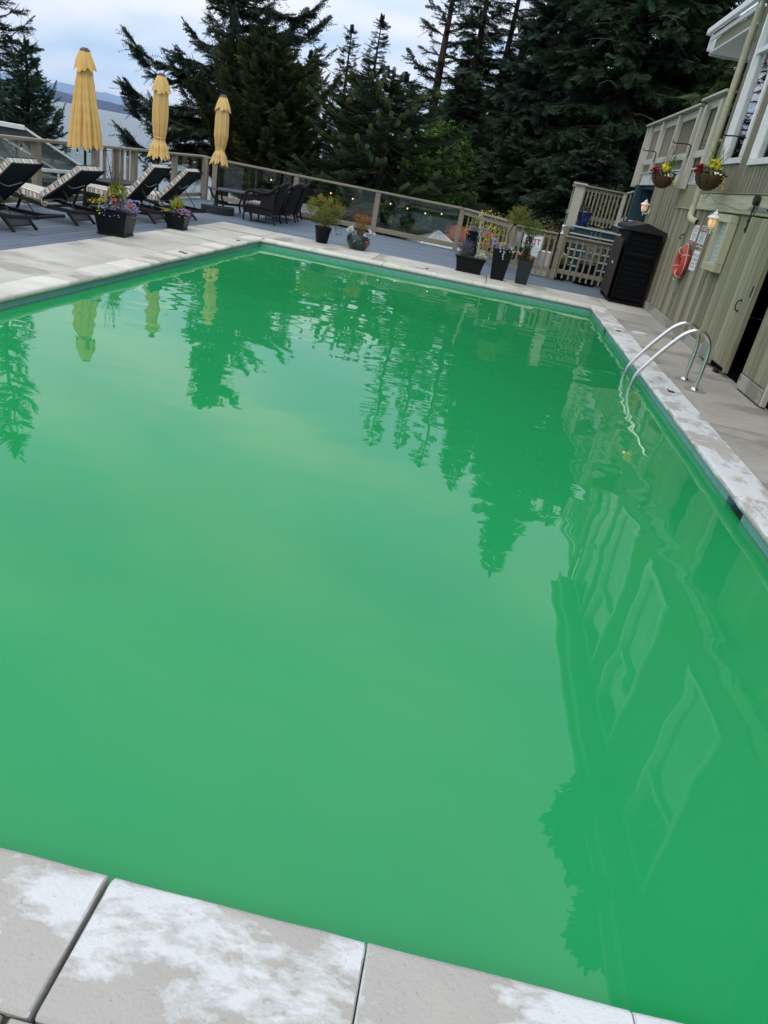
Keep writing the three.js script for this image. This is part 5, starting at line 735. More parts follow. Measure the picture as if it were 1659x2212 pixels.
potted('standard_tree_pot', 'tall tapered black pot with ball headed small tree over blue and white flowers', [0.35, 0, -14.78], 0, (o) => {
  part('pot', [frustum(0.25, 0.25, 0.37, 0.37, 0.56)], mat.pot, o); part('soil', bx(0.34, 0.01, 0.34, 0, 0.555, 0, { r: 0 }), mat.soil, o);
  part('stem', tube([[0.02, 0.55, 0], [0.05, 0.7, 0.01], [0.03, 0.85, 0], [0.08, 0.98, 0.0], [0.12, 1.1, 0]], 0.009), mat.twig, o);
  const f = new Leaves(), b = new Leaves(), u = new Leaves();
  for (let k = 0; k < 320; k++) { const a = rr(0, 6.28), e = rr(-0.5, 1.5), d = V(Math.cos(a) * Math.cos(e), Math.sin(e), Math.sin(a) * Math.cos(e)), r0 = rr(0.03, 0.20), c = V(0.16, 1.08, 0).addScaledVector(d, r0), L = rr(0.06, 0.13), q = d.clone().add(V(0, 0.5, 0)).normalize(); f.strand([c, c.clone().addScaledVector(q, L)], 0.003, [0.12, 0.11, 0.05]); for (let n = 0; n < 11; n++) f.any(c.clone().addScaledVector(q, L * n / 10), 0.028, 0.008, jig([0.15, 0.18, 0.055], 0.25), 0.4); }
  for (let k = 0; k < 240; k++) u.any(inBall(0.19, 0.06, 0.19).add(V(0, 0.58, 0)), 0.03, 0.016, jig([0.05, 0.08, 0.03]));
  for (let k = 0; k < 190; k++) b.flower(V(rr(-0.24, 0.22), 0.60 + rr(-0.06, 0.06), rr(-0.05, 0.22)), 0.0125, 4, jig([0.29, 0.29, 0.50], 0.2), null); for (let k = 0; k < 50; k++) b.flower(V(-0.17 + rr(-0.07, 0.05), 0.62 + rr(-0.02, 0.1), rr(0, 0.15)), 0.0135, 4, jig([0.27, 0.28, 0.52], 0.2), null);
  for (let k = 0; k < 34; k++) b.flower(V(rr(-0.1, 0.3), 0.56 + rr(-0.05, 0.06), rr(0.14, 0.24)), 0.015, 5, [0.72, 0.72, 0.68], null); for (let k = 0; k < 9; k++) b.flower(V(0.02 + rr(-0.012, 0.012), 0.53 - k * 0.017, 0.2), 0.016, 5, [0.74, 0.74, 0.7], null);
  for (let k = 0; k < 60; k++) { u.any(inBall(0.075, 0.04, 0.06).add(V(-0.03, 0.64, 0.12)), 0.028, 0.02, jig([0.45, 0.42, 0.04]), 0.4); if (k < 30) u.any(inBall(0.06, 0.03, 0.05).add(V(0.14, 0.62, 0.1)), 0.028, 0.02, jig([0.32, 0.34, 0.05]), 0.4); }
  part('crown', f.geo(), mat.leaf, o, 'stuff'); part('foliage', u.geo(), mat.leaf, o, 'stuff'); part('flowers', b.geo(), mat.petal, o, 'stuff');
});
potted('conifer_pot', 'tapered grey pot with slim dark conifer and red geraniums before the EXIT sign', [0.82, 0, -14.86], 0, (o) => {
  part('pot', [frustum(0.215, 0.215, 0.285, 0.285, 0.43)], mat.potGrey, o); part('soil', bx(0.26, 0.01, 0.26, 0, 0.425, 0, { r: 0 }), mat.soil, o); part('stem', cyl(0.012, 0.006, 0.6, 0, 0.42, 0, 8), mat.twig, o);
  const f = new Leaves(), r = new Leaves();
  for (let k = 0; k < 1500; k++) { const t = Math.pow(rnd(), 1.1), a = rr(0, 6.28), R = t < 0.62 ? 0.085 + 0.02 * Math.sin(t * 20) : 0.085 + 0.11 * Math.sin((t - 0.62) / 0.38 * PI) * (a > 4 || a < 1.5 ? 1.2 : 0.6), d = R * Math.sqrt(rnd()), c = V(Math.cos(a) * d - 0.02 - 0.02 * t + (t > 0.62 ? 0.02 : 0), 0.43 + t * 0.70, Math.sin(a) * d * 0.8); f.any(c, 0.045, 0.012, jig(t > 0.62 ? [0.075, 0.15, 0.025] : [0.028, 0.055, 0.024], 0.25), 0.7, t > 0.62 ? V(Math.cos(a) * 0.6, 0.9, Math.sin(a) * 0.5).normalize() : undefined); }
  for (let k = 0; k < 150; k++) f.any(inBall(0.16, 0.05, 0.15).add(V(0, 0.44, 0)), 0.035, 0.024, jig([0.05, 0.08, 0.03]));
  for (let k = 0; k < 26; k++) { r.flower(V(-0.10 + rr(-0.035, 0.03), 0.50 + rr(-0.03, 0.03), 0.1), 0.016, 6, jig([0.34, 0.012, 0.012]), null); r.flower(V(0.13 + rr(-0.03, 0.03), 0.47 + rr(-0.045, 0.04), 0.08), 0.017, 6, jig([0.36, 0.012, 0.012]), null); }
  for (let k = 0; k < 9; k++) r.flower(V(-0.13 + rr(-0.03, 0.02), 0.50 + rr(0.0, 0.07), 0.06), 0.014, 5, [0.65, 0.66, 0.6], null);
  part('foliage', f.geo(), mat.leaf, o, 'stuff'); part('red_flowers', r.geo(), mat.petal, o, 'stuff');
});
potted('tall_flower_pot', 'tall black pot with mauve and yellow flowers behind the lavender trough', [-0.3, 0, -17.2], 0.2, (o) => {
  part('pot', [frustum(0.2, 0.2, 0.29, 0.29, 0.63)], mat.pot, o); const f = new Leaves(), b = new Leaves();
  for (let k = 0; k < 200; k++) f.any(inBall(0.18, 0.09, 0.16).add(V(0.03, 0.68, 0)), 0.04, 0.02, jig([0.09, 0.11, 0.03]), 0.6); for (let k = 0; k < 70; k++) f.any(inBall(0.1, 0.14, 0.1).add(V(-0.02, 0.78, 0)), 0.045, 0.025, jig([0.2, 0.22, 0.04]), 0.8);
  for (let k = 0; k < 150; k++) b.flower(V(rr(-0.16, 0.3), 0.66 + rr(-0.04, 0.08), rr(0, 0.18)), 0.014, 4, jig([0.27, 0.24, 0.45], 0.2), null); for (let k = 0; k < 30; k++) b.flower(V(-0.16 + rr(-0.05, 0.05), 0.65 + rr(-0.1, 0.06), rr(0, 0.15)), 0.02, 5, jig([0.5, 0.34, 0.08]), null);
  part('foliage', f.geo(), mat.leaf, o, 'stuff'); part('flowers', b.geo(), mat.petal, o, 'stuff');
});
potted('silver_shrub_pot', 'black pot on a wheeled stand with silver foliage and yellow yarrow behind the gate', [2.28, 0, -17.12], 0, (o) => {
  part('pot', lathe([[0, 0.07], [0.15, 0.07], [0.2, 0.40], [0.215, 0.40], [0.21, 0.44], [0.19, 0.43], [0, 0.40]]), mat.pot, o); part('wheeled_stand', [cyl(0.24, 0.24, 0.02, 0, 0.05, 0), ...[0, 1, 2, 3, 4].map((k) => ball(0.026, Math.cos(k * 1.257) * 0.21, 0.028, Math.sin(k * 1.257) * 0.21))], mat.black, o);
  const f = new Leaves(), y = new Leaves();
  for (let k = 0; k < 620; k++) f.any(inBall(0.22, 0.24, 0.18, 0.5).add(V(0.0, 0.6, 0)), 0.06, 0.012, jig([0.27, 0.30, 0.27], 0.25), 0.7); for (let k = 0; k < 150; k++) f.any(inBall(0.15, 0.2, 0.1).add(V(0.13, 0.68, 0)), 0.05, 0.016, jig([0.18, 0.17, 0.05], 0.25), 0.5);
  for (let k = 0; k < 60; k++) y.any(V(-0.2 + rr(-0.05, 0.05), 0.78 + rr(-0.08, 0.08), rr(0, 0.1)), 0.025, 0.014, jig([0.2, 0.17, 0.3]), 0.5);
  for (const [x, h] of [[-0.13, 1.13], [-0.03, 1.22], [0.07, 1.20], [0.11, 1.02]]) { f.strand([V(x * 0.5, 0.6, 0), V(x * 0.8, 0.9, 0.02), V(x, h, 0.02)], 0.007, [0.24, 0.27, 0.18]); for (let k = 0; k < 8; k++) f.any(V(x * 0.8, 0.7 + k * 0.05, 0.02), 0.03, 0.012, jig([0.24, 0.27, 0.18]), 0.4); if (h > 1.1) for (let k = 0; k < 40; k++) { const a = rr(0, 6.28), d = 0.05 * Math.sqrt(rnd()); y.flower(V(x + Math.cos(a) * d, h + 0.012 * (1 - d / 0.05), 0.02 + Math.sin(a) * d), 0.012, 5, jig([0.55, 0.33, 0.035], 0.2), null, V(0, 1, 0.3)); } }
  part('foliage', f.geo(), mat.leaf, o, 'stuff'); part('flowers', y.geo(), mat.petal, o, 'stuff');
});
potted('daisy_pot', 'small black pot with lime leaves and white daisies behind the left end of the gate', [1.74, 0, -17.15], 0, (o) => {
  part('pot', lathe([[0, 0], [0.13, 0], [0.13, 0.02], [0.09, 0.035], [0.15, 0.3], [0.165, 0.31], [0.15, 0.33], [0, 0.31]]), mat.pot, o); const f = new Leaves(), w = new Leaves();
  for (let k = 0; k < 130; k++) { const a = rr(0, 6.28), t = rr(0.1, 0.8), d = V(Math.cos(a) * t, 1, Math.sin(a) * t).normalize(); f.blade(V(rr(-0.08, 0.08), 0.32, rr(-0.05, 0.05)), d, V(0, 1, 0).cross(d).normalize(), rr(0.08, 0.2), 0.02, jig([0.16, 0.21, 0.04]), 0.3, 0.3); } for (let k = 0; k < 130; k++) f.any(inBall(0.16, 0.09, 0.14).add(V(0.05, 0.38, 0)), 0.035, 0.018, jig([0.08, 0.12, 0.04]));
  for (const [x, y] of [[0.15, 0.4], [-0.06, 0.47], [-0.13, 0.46], [0.04, 0.42]]) w.flower(V(x, y, 0.13), 0.022, 9, [0.75, 0.75, 0.7], [0.6, 0.4, 0.05], V(0, 0.3, 1)); part('foliage', f.geo(), mat.leaf, o, 'stuff'); part('daisies', w.geo(), mat.petal, o, 'stuff');
});
potted('blue_pot', 'glossy blue pot with a small leafy plant on the stair landing', [2.1, 1.1, -18.75], 0, (o) => {
  part('pot', lathe([[0, 0], [0.12, 0], [0.165, 0.29], [0.178, 0.295], [0.178, 0.33], [0.155, 0.33], [0, 0.3]]), mat.potBlue, o); const f = new Leaves(); for (let k = 0; k < 190; k++) f.any(inBall(0.14, 0.1, 0.12).add(V(-0.02, 0.36, 0)), 0.045, 0.025, jig(k % 3 ? [0.07, 0.09, 0.03] : [0.09, 0.07, 0.12]), 0.5); for (let k = 0; k < 26; k++) f.any(inBall(0.03, 0.08, 0.03).add(V(-0.07, 0.47, 0)), 0.04, 0.022, jig([0.1, 0.13, 0.03]), 0.8); part('foliage', f.geo(), mat.leaf, o, 'stuff');
});
{ // border shrubs outside the fence
  const bush = (label, x, z, y0, y1, R, n, cols, name = 'shrub') => { seed = Math.round(x * 997 + z * 31) | 0; const o = thing(name, label, 'shrub', [x, y0, z]); const s = [], f = new Leaves(); for (let k = 0; k < 10; k++) { const a = rr(0, 6.28), d = rr(0.2, 0.9) * R; s.push(tube([[0, 0, 0], [Math.cos(a) * d * 0.4, (y1 - y0) * 0.5, Math.sin(a) * d * 0.4], [Math.cos(a) * d, (y1 - y0) * rr(0.7, 0.95), Math.sin(a) * d]], 0.012, { seg: 6, rad: 5, taper: 0.4 })); } for (let k = 0; k < n; k++) { const t = Math.pow(rnd(), 0.6), c = inBall(R, 0.12, R, 0.4).add(V(0, (y1 - y0) * t, 0)); f.any(c, 0.06, 0.03, jig(cols[Math.floor(rnd() * cols.length + (t > 0.8 ? 0 : 0.6)) % cols.length], 0.3), 0.5); } part('stems', s, mat.twig, o); part('foliage', f.geo(), mat.leaf, o, 'stuff'); };
  bush('golden flowering shrub glowing yellow behind the slatted fence', 0.1, -20.2, -3, 0.92, 0.42, 1600, [[0.62, 0.50, 0.02], [0.50, 0.42, 0.03], [0.16, 0.16, 0.05], [0.08, 0.10, 0.04]], 'yellow_shrub');
  bush('olive grey low shrub behind the slatted fence', 0.5, -18.6, -2.5, 0.55, 0.5, 1300, [[0.15, 0.15, 0.08], [0.10, 0.11, 0.06], [0.2, 0.19, 0.1]]);
  bush('bronze leaved shrub behind the fence left of the stair', 1.35, -19.4, -2.5, 1.02, 0.42, 1300, [[0.24, 0.15, 0.04], [0.15, 0.12, 0.035], [0.08, 0.08, 0.03]]);
  bush('dark green shrub under the stair landing beside the gate', 1.35, -18.1, -2, 0.62, 0.3, 700, [[0.06, 0.07, 0.03], [0.09, 0.09, 0.04]]);
}
// ---------------------------------------------------------------- foliage pieces
function sprayGeo(s, { pairs = 8, ang = 0.95, tw = 0.42, needle = 0.115, wid = 0.06, droop = 0.0, tone = 1 } = {}) {   // flat needled spray along +x, 1 m long
  seed = s; const L = new Leaves(), X = V(1, 0, 0), dir = (a, y = 0) => V(Math.cos(a), y, Math.sin(a)).normalize();
  const twig = (o, d, len, c) => {
    const sd = V(0, 1, 0).cross(d).normalize(), n = Math.max(2, Math.round(len / 0.075));
    for (let k = 0; k < n; k++) { const q = o.clone().addScaledVector(d, len * k / n).add(V(0, -droop * (k / n) ** 2 * len, 0)); for (const z of [-1, 1]) { const e = d.clone().multiplyScalar(0.75).addScaledVector(sd, z * 0.6).add(V(0, rr(-0.3, 0.45), 0)).normalize(); L.blade(q, e, V(0, 1, 0).cross(e).normalize(), needle * rr(0.8, 1.3), wid, c, 0.3, 0.1); } }
    L.blade(o, d, sd, len * 1.06, wid * 0.7, [0.7 * tone, 0.6 * tone, 0.5 * tone], 0.4, droop * 0.6);
  };
  twig(V(0, 0, 0), X, 1, [tone, tone, tone]);
  for (let k = 0; k < pairs; k++) { const t = (k + 0.6) / pairs; for (const z of [-1, 1]) { const len = tw * (1 - 0.72 * t) * rr(0.75, 1.2), c = 0.65 + 0.8 * t; twig(V(t * 0.95, rr(-0.01, 0.01), 0), dir(z * ang * rr(0.8, 1.15), rr(-0.25, 0.12)), len, [c * tone, c * tone, c * 0.9 * tone]); } }
  return L.geo();
}
const sprays = [sprayGeo(5), sprayGeo(9, { ang: 0.8, droop: 0.35 }), sprayGeo(13, { pairs: 7, droop: 0.6, tw: 0.5 })];
const tuft = sprayGeo(17, { pairs: 4, ang: 0.5, tw: 0.3, needle: 0.13, wid: 0.06 });
function instanced(name, geo, material, parent, list) {   // list: [matrix, colour]
  const m = lit(new THREE.InstancedMesh(geo, material, list.length)), c = new THREE.Color(); m.name = name;
  list.forEach(([x, col], k) => { m.setMatrixAt(k, x); m.setColorAt(k, c.setRGB(...col)); }); parent.add(m); m.userData.kind = 'stuff'; return m;
}
const aim = (pos, d, s, roll = 0, flat = 1) => { const X = d.clone().normalize(), Z = X.clone().cross(V(0, 1, 0)).normalize(), Y = Z.clone().cross(X); if (roll) { Z.applyAxisAngle(X, roll); Y.applyAxisAngle(X, roll); } return new THREE.Matrix4().makeBasis(X.multiplyScalar(s), Y.multiplyScalar(s * flat), Z.multiplyScalar(s)).setPosition(pos); };
function conifer(name, label, o) {
  seed = o.seed; const { x, z, y0 = landY(x, z) - 0.3, top, R, n = 70, from = 0.12, col = [0.03, 0.05, 0.03], droop = 0.35, tip = 0.35, size = 0.62, dens = 7, kinds = [0, 1, 2], bark = mat.bark, lean = [0, 0], r0 = 0.02 * (top - y0) + 0.06, prof = (t) => Math.pow(1 - t, 0.85), gap = 0, extra = [], skip, hang = 0, mod = () => 1 } = o;
  const H = top - y0, t = thing(name, label, 'tree', [x, y0, z]), axis = (u) => V(lean[0] * u * u + 0.05 * Math.sin(u * 7 + o.seed), H * u, lean[1] * u * u + 0.05 * Math.cos(u * 5 + o.seed));
  part('trunk', tube([0, 0.15, 0.3, 0.5, 0.7, 0.85, 1].map(axis), r0, { seg: 40, rad: 10, taper: 0.06 }), bark, t);
  const limbs = [], lists = [[], [], []];
  const limb = (u, az, len, rise, w) => {
    const b = axis(u), d = V(Math.cos(az), 0, Math.sin(az)), P = (s) => b.clone().addScaledVector(d, len * s).add(V(0, len * (rise * s - droop * s * s * 1.3 + tip * Math.pow(s, 4)) , 0)).add(V(0.05 * len * Math.sin(s * 5 + az * 3), 0, 0.05 * len * Math.cos(s * 4 + az * 5)));
    const pts = [0, 0.25, 0.5, 0.75, 1].map(P); if (len > 0.5) limbs.push(tube(pts, Math.max(0.012, r0 * 0.2 * (1 - u) + 0.008 * len), { seg: 8, rad: 5, taper: 0.25 }));
    const m = Math.max(3, Math.round(len * dens * 1.45)), shade = rr(0.75, 1.25);
    for (let k = 0; k < m; k++) {
      const s = lerp(len > 1.6 ? 0.22 : 0.1, 1, (k + rnd() * 0.7) / m); if (gap && fbm(s * 3 * len + az, u * 9, az * 2, 2) < gap - 0.5) continue;
      const q = P(s), tan = P(Math.min(1.02, s + 0.03)).sub(P(s - 0.03)).normalize(), side = V(0, 1, 0).cross(tan).normalize().multiplyScalar(k % 2 ? 1 : -1);
      const dd = s > 0.93 ? tan.clone() : tan.clone().multiplyScalar(rr(0.45, 0.9)).add(side.multiplyScalar(rr(0.35, 1))).add(V(0, rr(-0.55, 0.15) * (0.4 + droop) - hang * rr(0, 1.1), 0)).normalize();
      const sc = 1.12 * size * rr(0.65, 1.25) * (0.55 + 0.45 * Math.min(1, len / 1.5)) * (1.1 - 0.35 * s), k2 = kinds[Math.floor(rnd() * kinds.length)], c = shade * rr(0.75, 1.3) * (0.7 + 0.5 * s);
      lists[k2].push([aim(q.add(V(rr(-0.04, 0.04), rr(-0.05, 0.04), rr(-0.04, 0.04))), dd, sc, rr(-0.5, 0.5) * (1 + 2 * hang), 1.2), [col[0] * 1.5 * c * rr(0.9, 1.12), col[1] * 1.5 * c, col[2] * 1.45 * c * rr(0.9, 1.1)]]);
    }
  };
  for (let k = 0; k < n; k++) { const u = lerp(from, 0.985, Math.pow((k + rnd()) / n, 0.92)), az = k * 2.399 + rr(-0.5, 0.5), len = Math.max(0.15, R * prof(u) * rr(0.62, 1.12) * mod(u, az)); if (skip && skip(u, az)) continue; limb(u, az, len, rr(-0.05, 0.25) + 0.5 * u * u, 1); }
  for (const [tx, ty, tz, u] of extra) { const b = axis(u), d = V(tx - x - b.x, 0, tz - z - b.z), len = d.length(), want = (ty - y0 - b.y) / len; limb(u, Math.atan2(d.z, d.x), len, want + droop * 1.3 - tip, 1); }
  for (let k = 0; k < 6; k++) lists[0].push([aim(axis(0.97).add(V(0, k * 0.02 * H * 0.1, 0)), V(rr(-0.3, 0.3), 1, rr(-0.3, 0.3)), size * 0.6), col]);
  if (o.dead) { const dl = []; for (let k = 0; k < o.dead; k++) { const u = rr(0.12, 0.75), az = rr(0.4, 2.7), b = axis(u), l = R * rr(0.5, 0.95), d = V(Math.cos(az), 0, Math.sin(az)), P = (q) => b.clone().addScaledVector(d, l * q).add(V(0, l * (0.10 * q - 0.2 * q * q), 0)), pts = [0, 0.35, 0.7, 1].map(P); dl.push(tube(pts, 0.014, { seg: 8, rad: 4, taper: 0.3 })); for (let q = 0; q < 4; q++) { const e = P(rr(0.4, 0.95)); dl.push(tube([e, e.clone().add(V(rr(-0.4, 0.4), rr(-0.45, 0.1), rr(-0.3, 0.5)))], 0.009, { seg: 2, rad: 3, taper: 0.4 })); } } part('dead_branch', dl, mat.deadwood, t, 'stuff'); }
  if (limbs.length) part('limbs', limbs, bark === mat.barkPale ? mat.barkPale : mat.twig, t, 'stuff');
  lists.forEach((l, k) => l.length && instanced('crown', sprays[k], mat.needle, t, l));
  return t;
}
// trees by the water, left to right
conifer('fir_tree', 'tall sparse fir cut off by the left edge of the frame', { seed: 101, x: -15.6, z: -23.6, y0: -4, top: 10.2, R: 1.6, n: 90, from: 0.2, col: [0.030, 0.046, 0.034], size: 0.55, dens: 9, droop: 0.12, tip: 0.3, gap: 0.36, r0: 0.2, prof: (t) => 0.3 + 0.75 * Math.pow(1 - t, 0.9) * (0.8 + 0.2 * Math.sin(t * 40)) });
conifer('young_fir', 'small pointed young fir beside the tall fir at the left edge', { seed: 102, x: -12.75, z: -20.6, y0: -4.5, top: 2.75, R: 2.3, n: 150, from: 0.12, col: [0.022, 0.046, 0.034], size: 0.46, dens: 10, droop: 0.1, tip: 0.5, kinds: [0, 0, 1], prof: (t) => Math.pow(1 - t, 0.8) });
conifer('spruce_tree', 'big spruce with long sweeping limbs reaching left over the sea', { seed: 103, x: -9.9, z: -28.4, y0: -4, top: 8.4, R: 4.1, n: 92, from: 0.32, lean: [-0.35, 0], mod: (u, az) => (Math.cos(az) < -0.2 && u > 0.6 ? lerp(0.62, 0.3, sstep(0.6, 0.85, u)) : Math.cos(az) < -0.5 ? 0.8 : 1), col: [0.028, 0.044, 0.034], size: 0.66, dens: 9, droop: 0.32, tip: 0.42, gap: 0.36, r0: 0.3, prof: (t) => (t < 0.55 ? 0.72 : 0.72 * Math.pow((1 - t) / 0.45, 0.72)) + 0.1 * Math.sin(t * 50), extra: [[-13.0, 3.8, -26.9, 0.58], [-12.7, 3.3, -27.0, 0.56], [-13.2, 2.6, -26.8, 0.49], [-13.0, 2.3, -26.6, 0.47], [-13.0, 2.2, -26.9, 0.46], [-13.1, 0.9, -26.8, 0.40], [-12.9, 0.8, -27, 0.38], [-12.6, 1.6, -26.7, 0.44], [-12.2, 0.2, -26.4, 0.34], [-6.7, 4.6, -29.2, 0.66], [-6.9, 4.0, -29.1, 0.6], [-7.3, 5.9, -29, 0.76], [-7.0, 5.4, -28.7, 0.7]] });
conifer('cedar_tree', 'dense dark bushy cedar in front of the big spruce', { seed: 104, x: -8.05, z: -26.9, y0: -3.4, top: 4.75, R: 2.15, n: 240, from: 0.36, col: [0.036, 0.047, 0.020], size: 0.36, dens: 15, droop: -0.1, hang: 0.15, tip: 0.2, kinds: [0, 1], prof: (t) => 0.55 + 0.45 * Math.sin(Math.min(1, (t - 0.1) / 0.62) * PI * 0.72) - 0.9 * sstep(0.7, 1, t) + 0.06 * Math.sin(t * 37) });
conifer('pine_sapling', 'thin dark pine with bare lower trunk seen through the glass railing', { seed: 105, x: -9.7, z: -33, y0: -4, top: 4.5, R: 2.0, n: 34, from: 0.35, col: [0.024, 0.036, 0.026], size: 0.55, dens: 6, gap: 0.5, r0: 0.14 });
conifer('pine_sapling', 'second thin pine just right of the first behind the wicker chairs', { seed: 106, x: -8.5, z: -33.4, y0: -4, top: 5, R: 1.9, n: 34, from: 0.4, col: [0.024, 0.036, 0.026], size: 0.55, dens: 6, gap: 0.5, r0: 0.13 });
for (const [label, x, z, top, R, sd] of [['left one of the two slim firs rising behind the spiky tree', -10.2, -49, 8.2, 2.4, 111], ['right and taller one of the two slim firs rising behind the spiky tree', -8.6, -49.2, 9.0, 2.5, 112], ['slim fir left of the pair and lower, between the spruce and the spiky tree', -11.7, -47, 5.2, 2.4, 113]])
  conifer('slim_fir', label, { seed: sd, x, z, top, R, n: 70, from: 0.15, col: [0.030, 0.050, 0.036], size: 0.8, dens: 5, droop: 0.1, tip: 0.4, gap: 0.3 });
conifer('pine_tree', 'tall open pine with a bare pale trunk against the sky right of the gap', { seed: 121, x: -4.0, z: -41.8, y0: -2, top: 13.2, lean: [-0.2, 0], R: 2.7, n: 58, from: 0.42, col: [0.036, 0.048, 0.036], size: 0.68, dens: 5, droop: 0.15, tip: 0.25, gap: 0.5, bark: mat.barkPale, r0: 0.36, prof: (t) => 0.75 * Math.pow(1 - t, 0.5) + 0.1 * Math.sin(t * 40) });
conifer('fir_tree', 'tall fir with dark bare trunk just right of the open pine', { seed: 122, x: -1.0, z: -40, y0: -2, top: 13.8, R: 2.7, n: 74, from: 0.3, col: [0.026, 0.042, 0.034], size: 0.7, dens: 6, droop: 0.3, tip: 0.2, gap: 0.44, r0: 0.3 });
conifer('fir_tree', 'fir filling the gap low between the open pine and the bare trunked fir', { seed: 123, x: -2.6, z: -43, y0: -2, top: 9.0, R: 2.6, n: 70, from: 0.12, col: [0.026, 0.042, 0.03], size: 0.75, dens: 6, droop: 0.25, gap: 0.3 });
conifer('fir_tree', 'full fir behind the bare trunked fir, its crown closing the sky gap', { seed: 124, x: -2.3, z: -39.3, y0: -2, top: 12.2, R: 2.5, n: 96, from: 0.1, col: [0.022, 0.037, 0.025], size: 0.62, dens: 8, droop: 0.3, tip: 0.2, gap: 0.28, hang: 0.3 });
conifer('fir_tree', 'full fir to the right of the bare trunked fir, close against the dark mass', { seed: 125, x: 0.5, z: -42, y0: -2, top: 13.6, R: 2.8, n: 96, from: 0.1, col: [0.022, 0.037, 0.025], size: 0.66, dens: 8, droop: 0.3, tip: 0.2, gap: 0.28, hang: 0.3 });
conifer('giant_fir', 'huge dark fir towering highest over the stair', { seed: 131, hang: 0.55, dead: 16, x: 3.7, z: -31.8, y0: -2.2, top: 15.4, R: 4.6, n: 150, from: 0.22, col: [0.018, 0.035, 0.021], size: 0.62, dens: 10, droop: 0.42, tip: 0.18, r0: 0.4, prof: (t) => Math.min(0.82, Math.pow(1 - t, 0.75) * 1.05) });
conifer('giant_fir', 'dark fir to the left of the tallest fir, beside the sky gaps', { seed: 132, hang: 0.55, dead: 16, x: 0.9, z: -36, y0: -2, top: 13.2, R: 3.5, n: 130, from: 0.14, col: [0.022, 0.039, 0.03], size: 0.62, dens: 9.5, droop: 0.35, tip: 0.2, r0: 0.32, gap: 0.22 });
conifer('giant_fir', 'dark fir just right of the tallest fir above the balcony', { seed: 133, hang: 0.55, dead: 16, x: 5.9, z: -33.2, y0: -2, top: 12.6, R: 4.2, n: 140, from: 0.14, col: [0.016, 0.033, 0.019], size: 0.62, dens: 9.5, droop: 0.4, tip: 0.2, r0: 0.34 });
conifer('giant_fir', 'lighter olive fir close beside the house eave', { seed: 134, hang: 0.55, dead: 16, x: 7.6, z: -28.6, y0: -1.5, top: 11.8, R: 3.7, n: 130, from: 0.1, col: [0.034, 0.050, 0.024], size: 0.58, dens: 9.5, droop: 0.4, tip: 0.15, r0: 0.3 });
conifer('giant_fir', 'dark fir deep behind the balcony, to the right of the others', { seed: 135, hang: 0.55, dead: 6, x: 10.5, z: -34, y0: -1, top: 13.6, R: 4.2, n: 110, from: 0.1, col: [0.018, 0.035, 0.021], size: 0.85, dens: 6, droop: 0.4, r0: 0.3 });
conifer('giant_fir', 'dark fir behind and between the two tallest firs', { seed: 136, hang: 0.55, dead: 6, x: 3.0, z: -41, y0: -1, top: 14.5, R: 4.4, n: 110, from: 0.1, col: [0.02, 0.036, 0.028], size: 0.95, dens: 5.5, droop: 0.35, r0: 0.3 });
conifer('giant_fir', 'dark fir far behind the one above the balcony', { seed: 137, hang: 0.55, dead: 6, x: 7.6, z: -42, y0: -1, top: 14.5, R: 4.4, n: 100, from: 0.1, col: [0.02, 0.036, 0.028], size: 0.95, dens: 5.5, droop: 0.35, r0: 0.3 });
for (const [label, x, z, top, R, sd] of [['low dark fir left of the stair, filling under the tall firs', 0.4, -31, 3.4, 2.3, 141], ['low dark fir behind the stair landing', 2.9, -27.5, 3.6, 2.4, 142], ['low dark fir behind the balcony end', 5.4, -27.6, 4.2, 2.5, 143], ['dark fir in the second row behind the leafy maple', -2.2, -35.5, 5.2, 2.5, 144], ['dark fir in the back row left of the leafy maple', -5.2, -38, 5.2, 2.6, 145], ['dark fir in the back row behind the cedar', -7.4, -41, 5.4, 2.5, 146], ['dark fir in the back row behind the leafy maple', -0.4, -48, 8.4, 3.2, 147]])
  conifer('low_fir', label, { seed: sd, x, z, y0: -2.6, top, R, n: 90, from: 0.06, col: [0.018, 0.032, 0.023], size: 0.75, dens: 7, droop: 0.3, tip: 0.15, prof: (t) => Math.pow(1 - t, 0.55) });
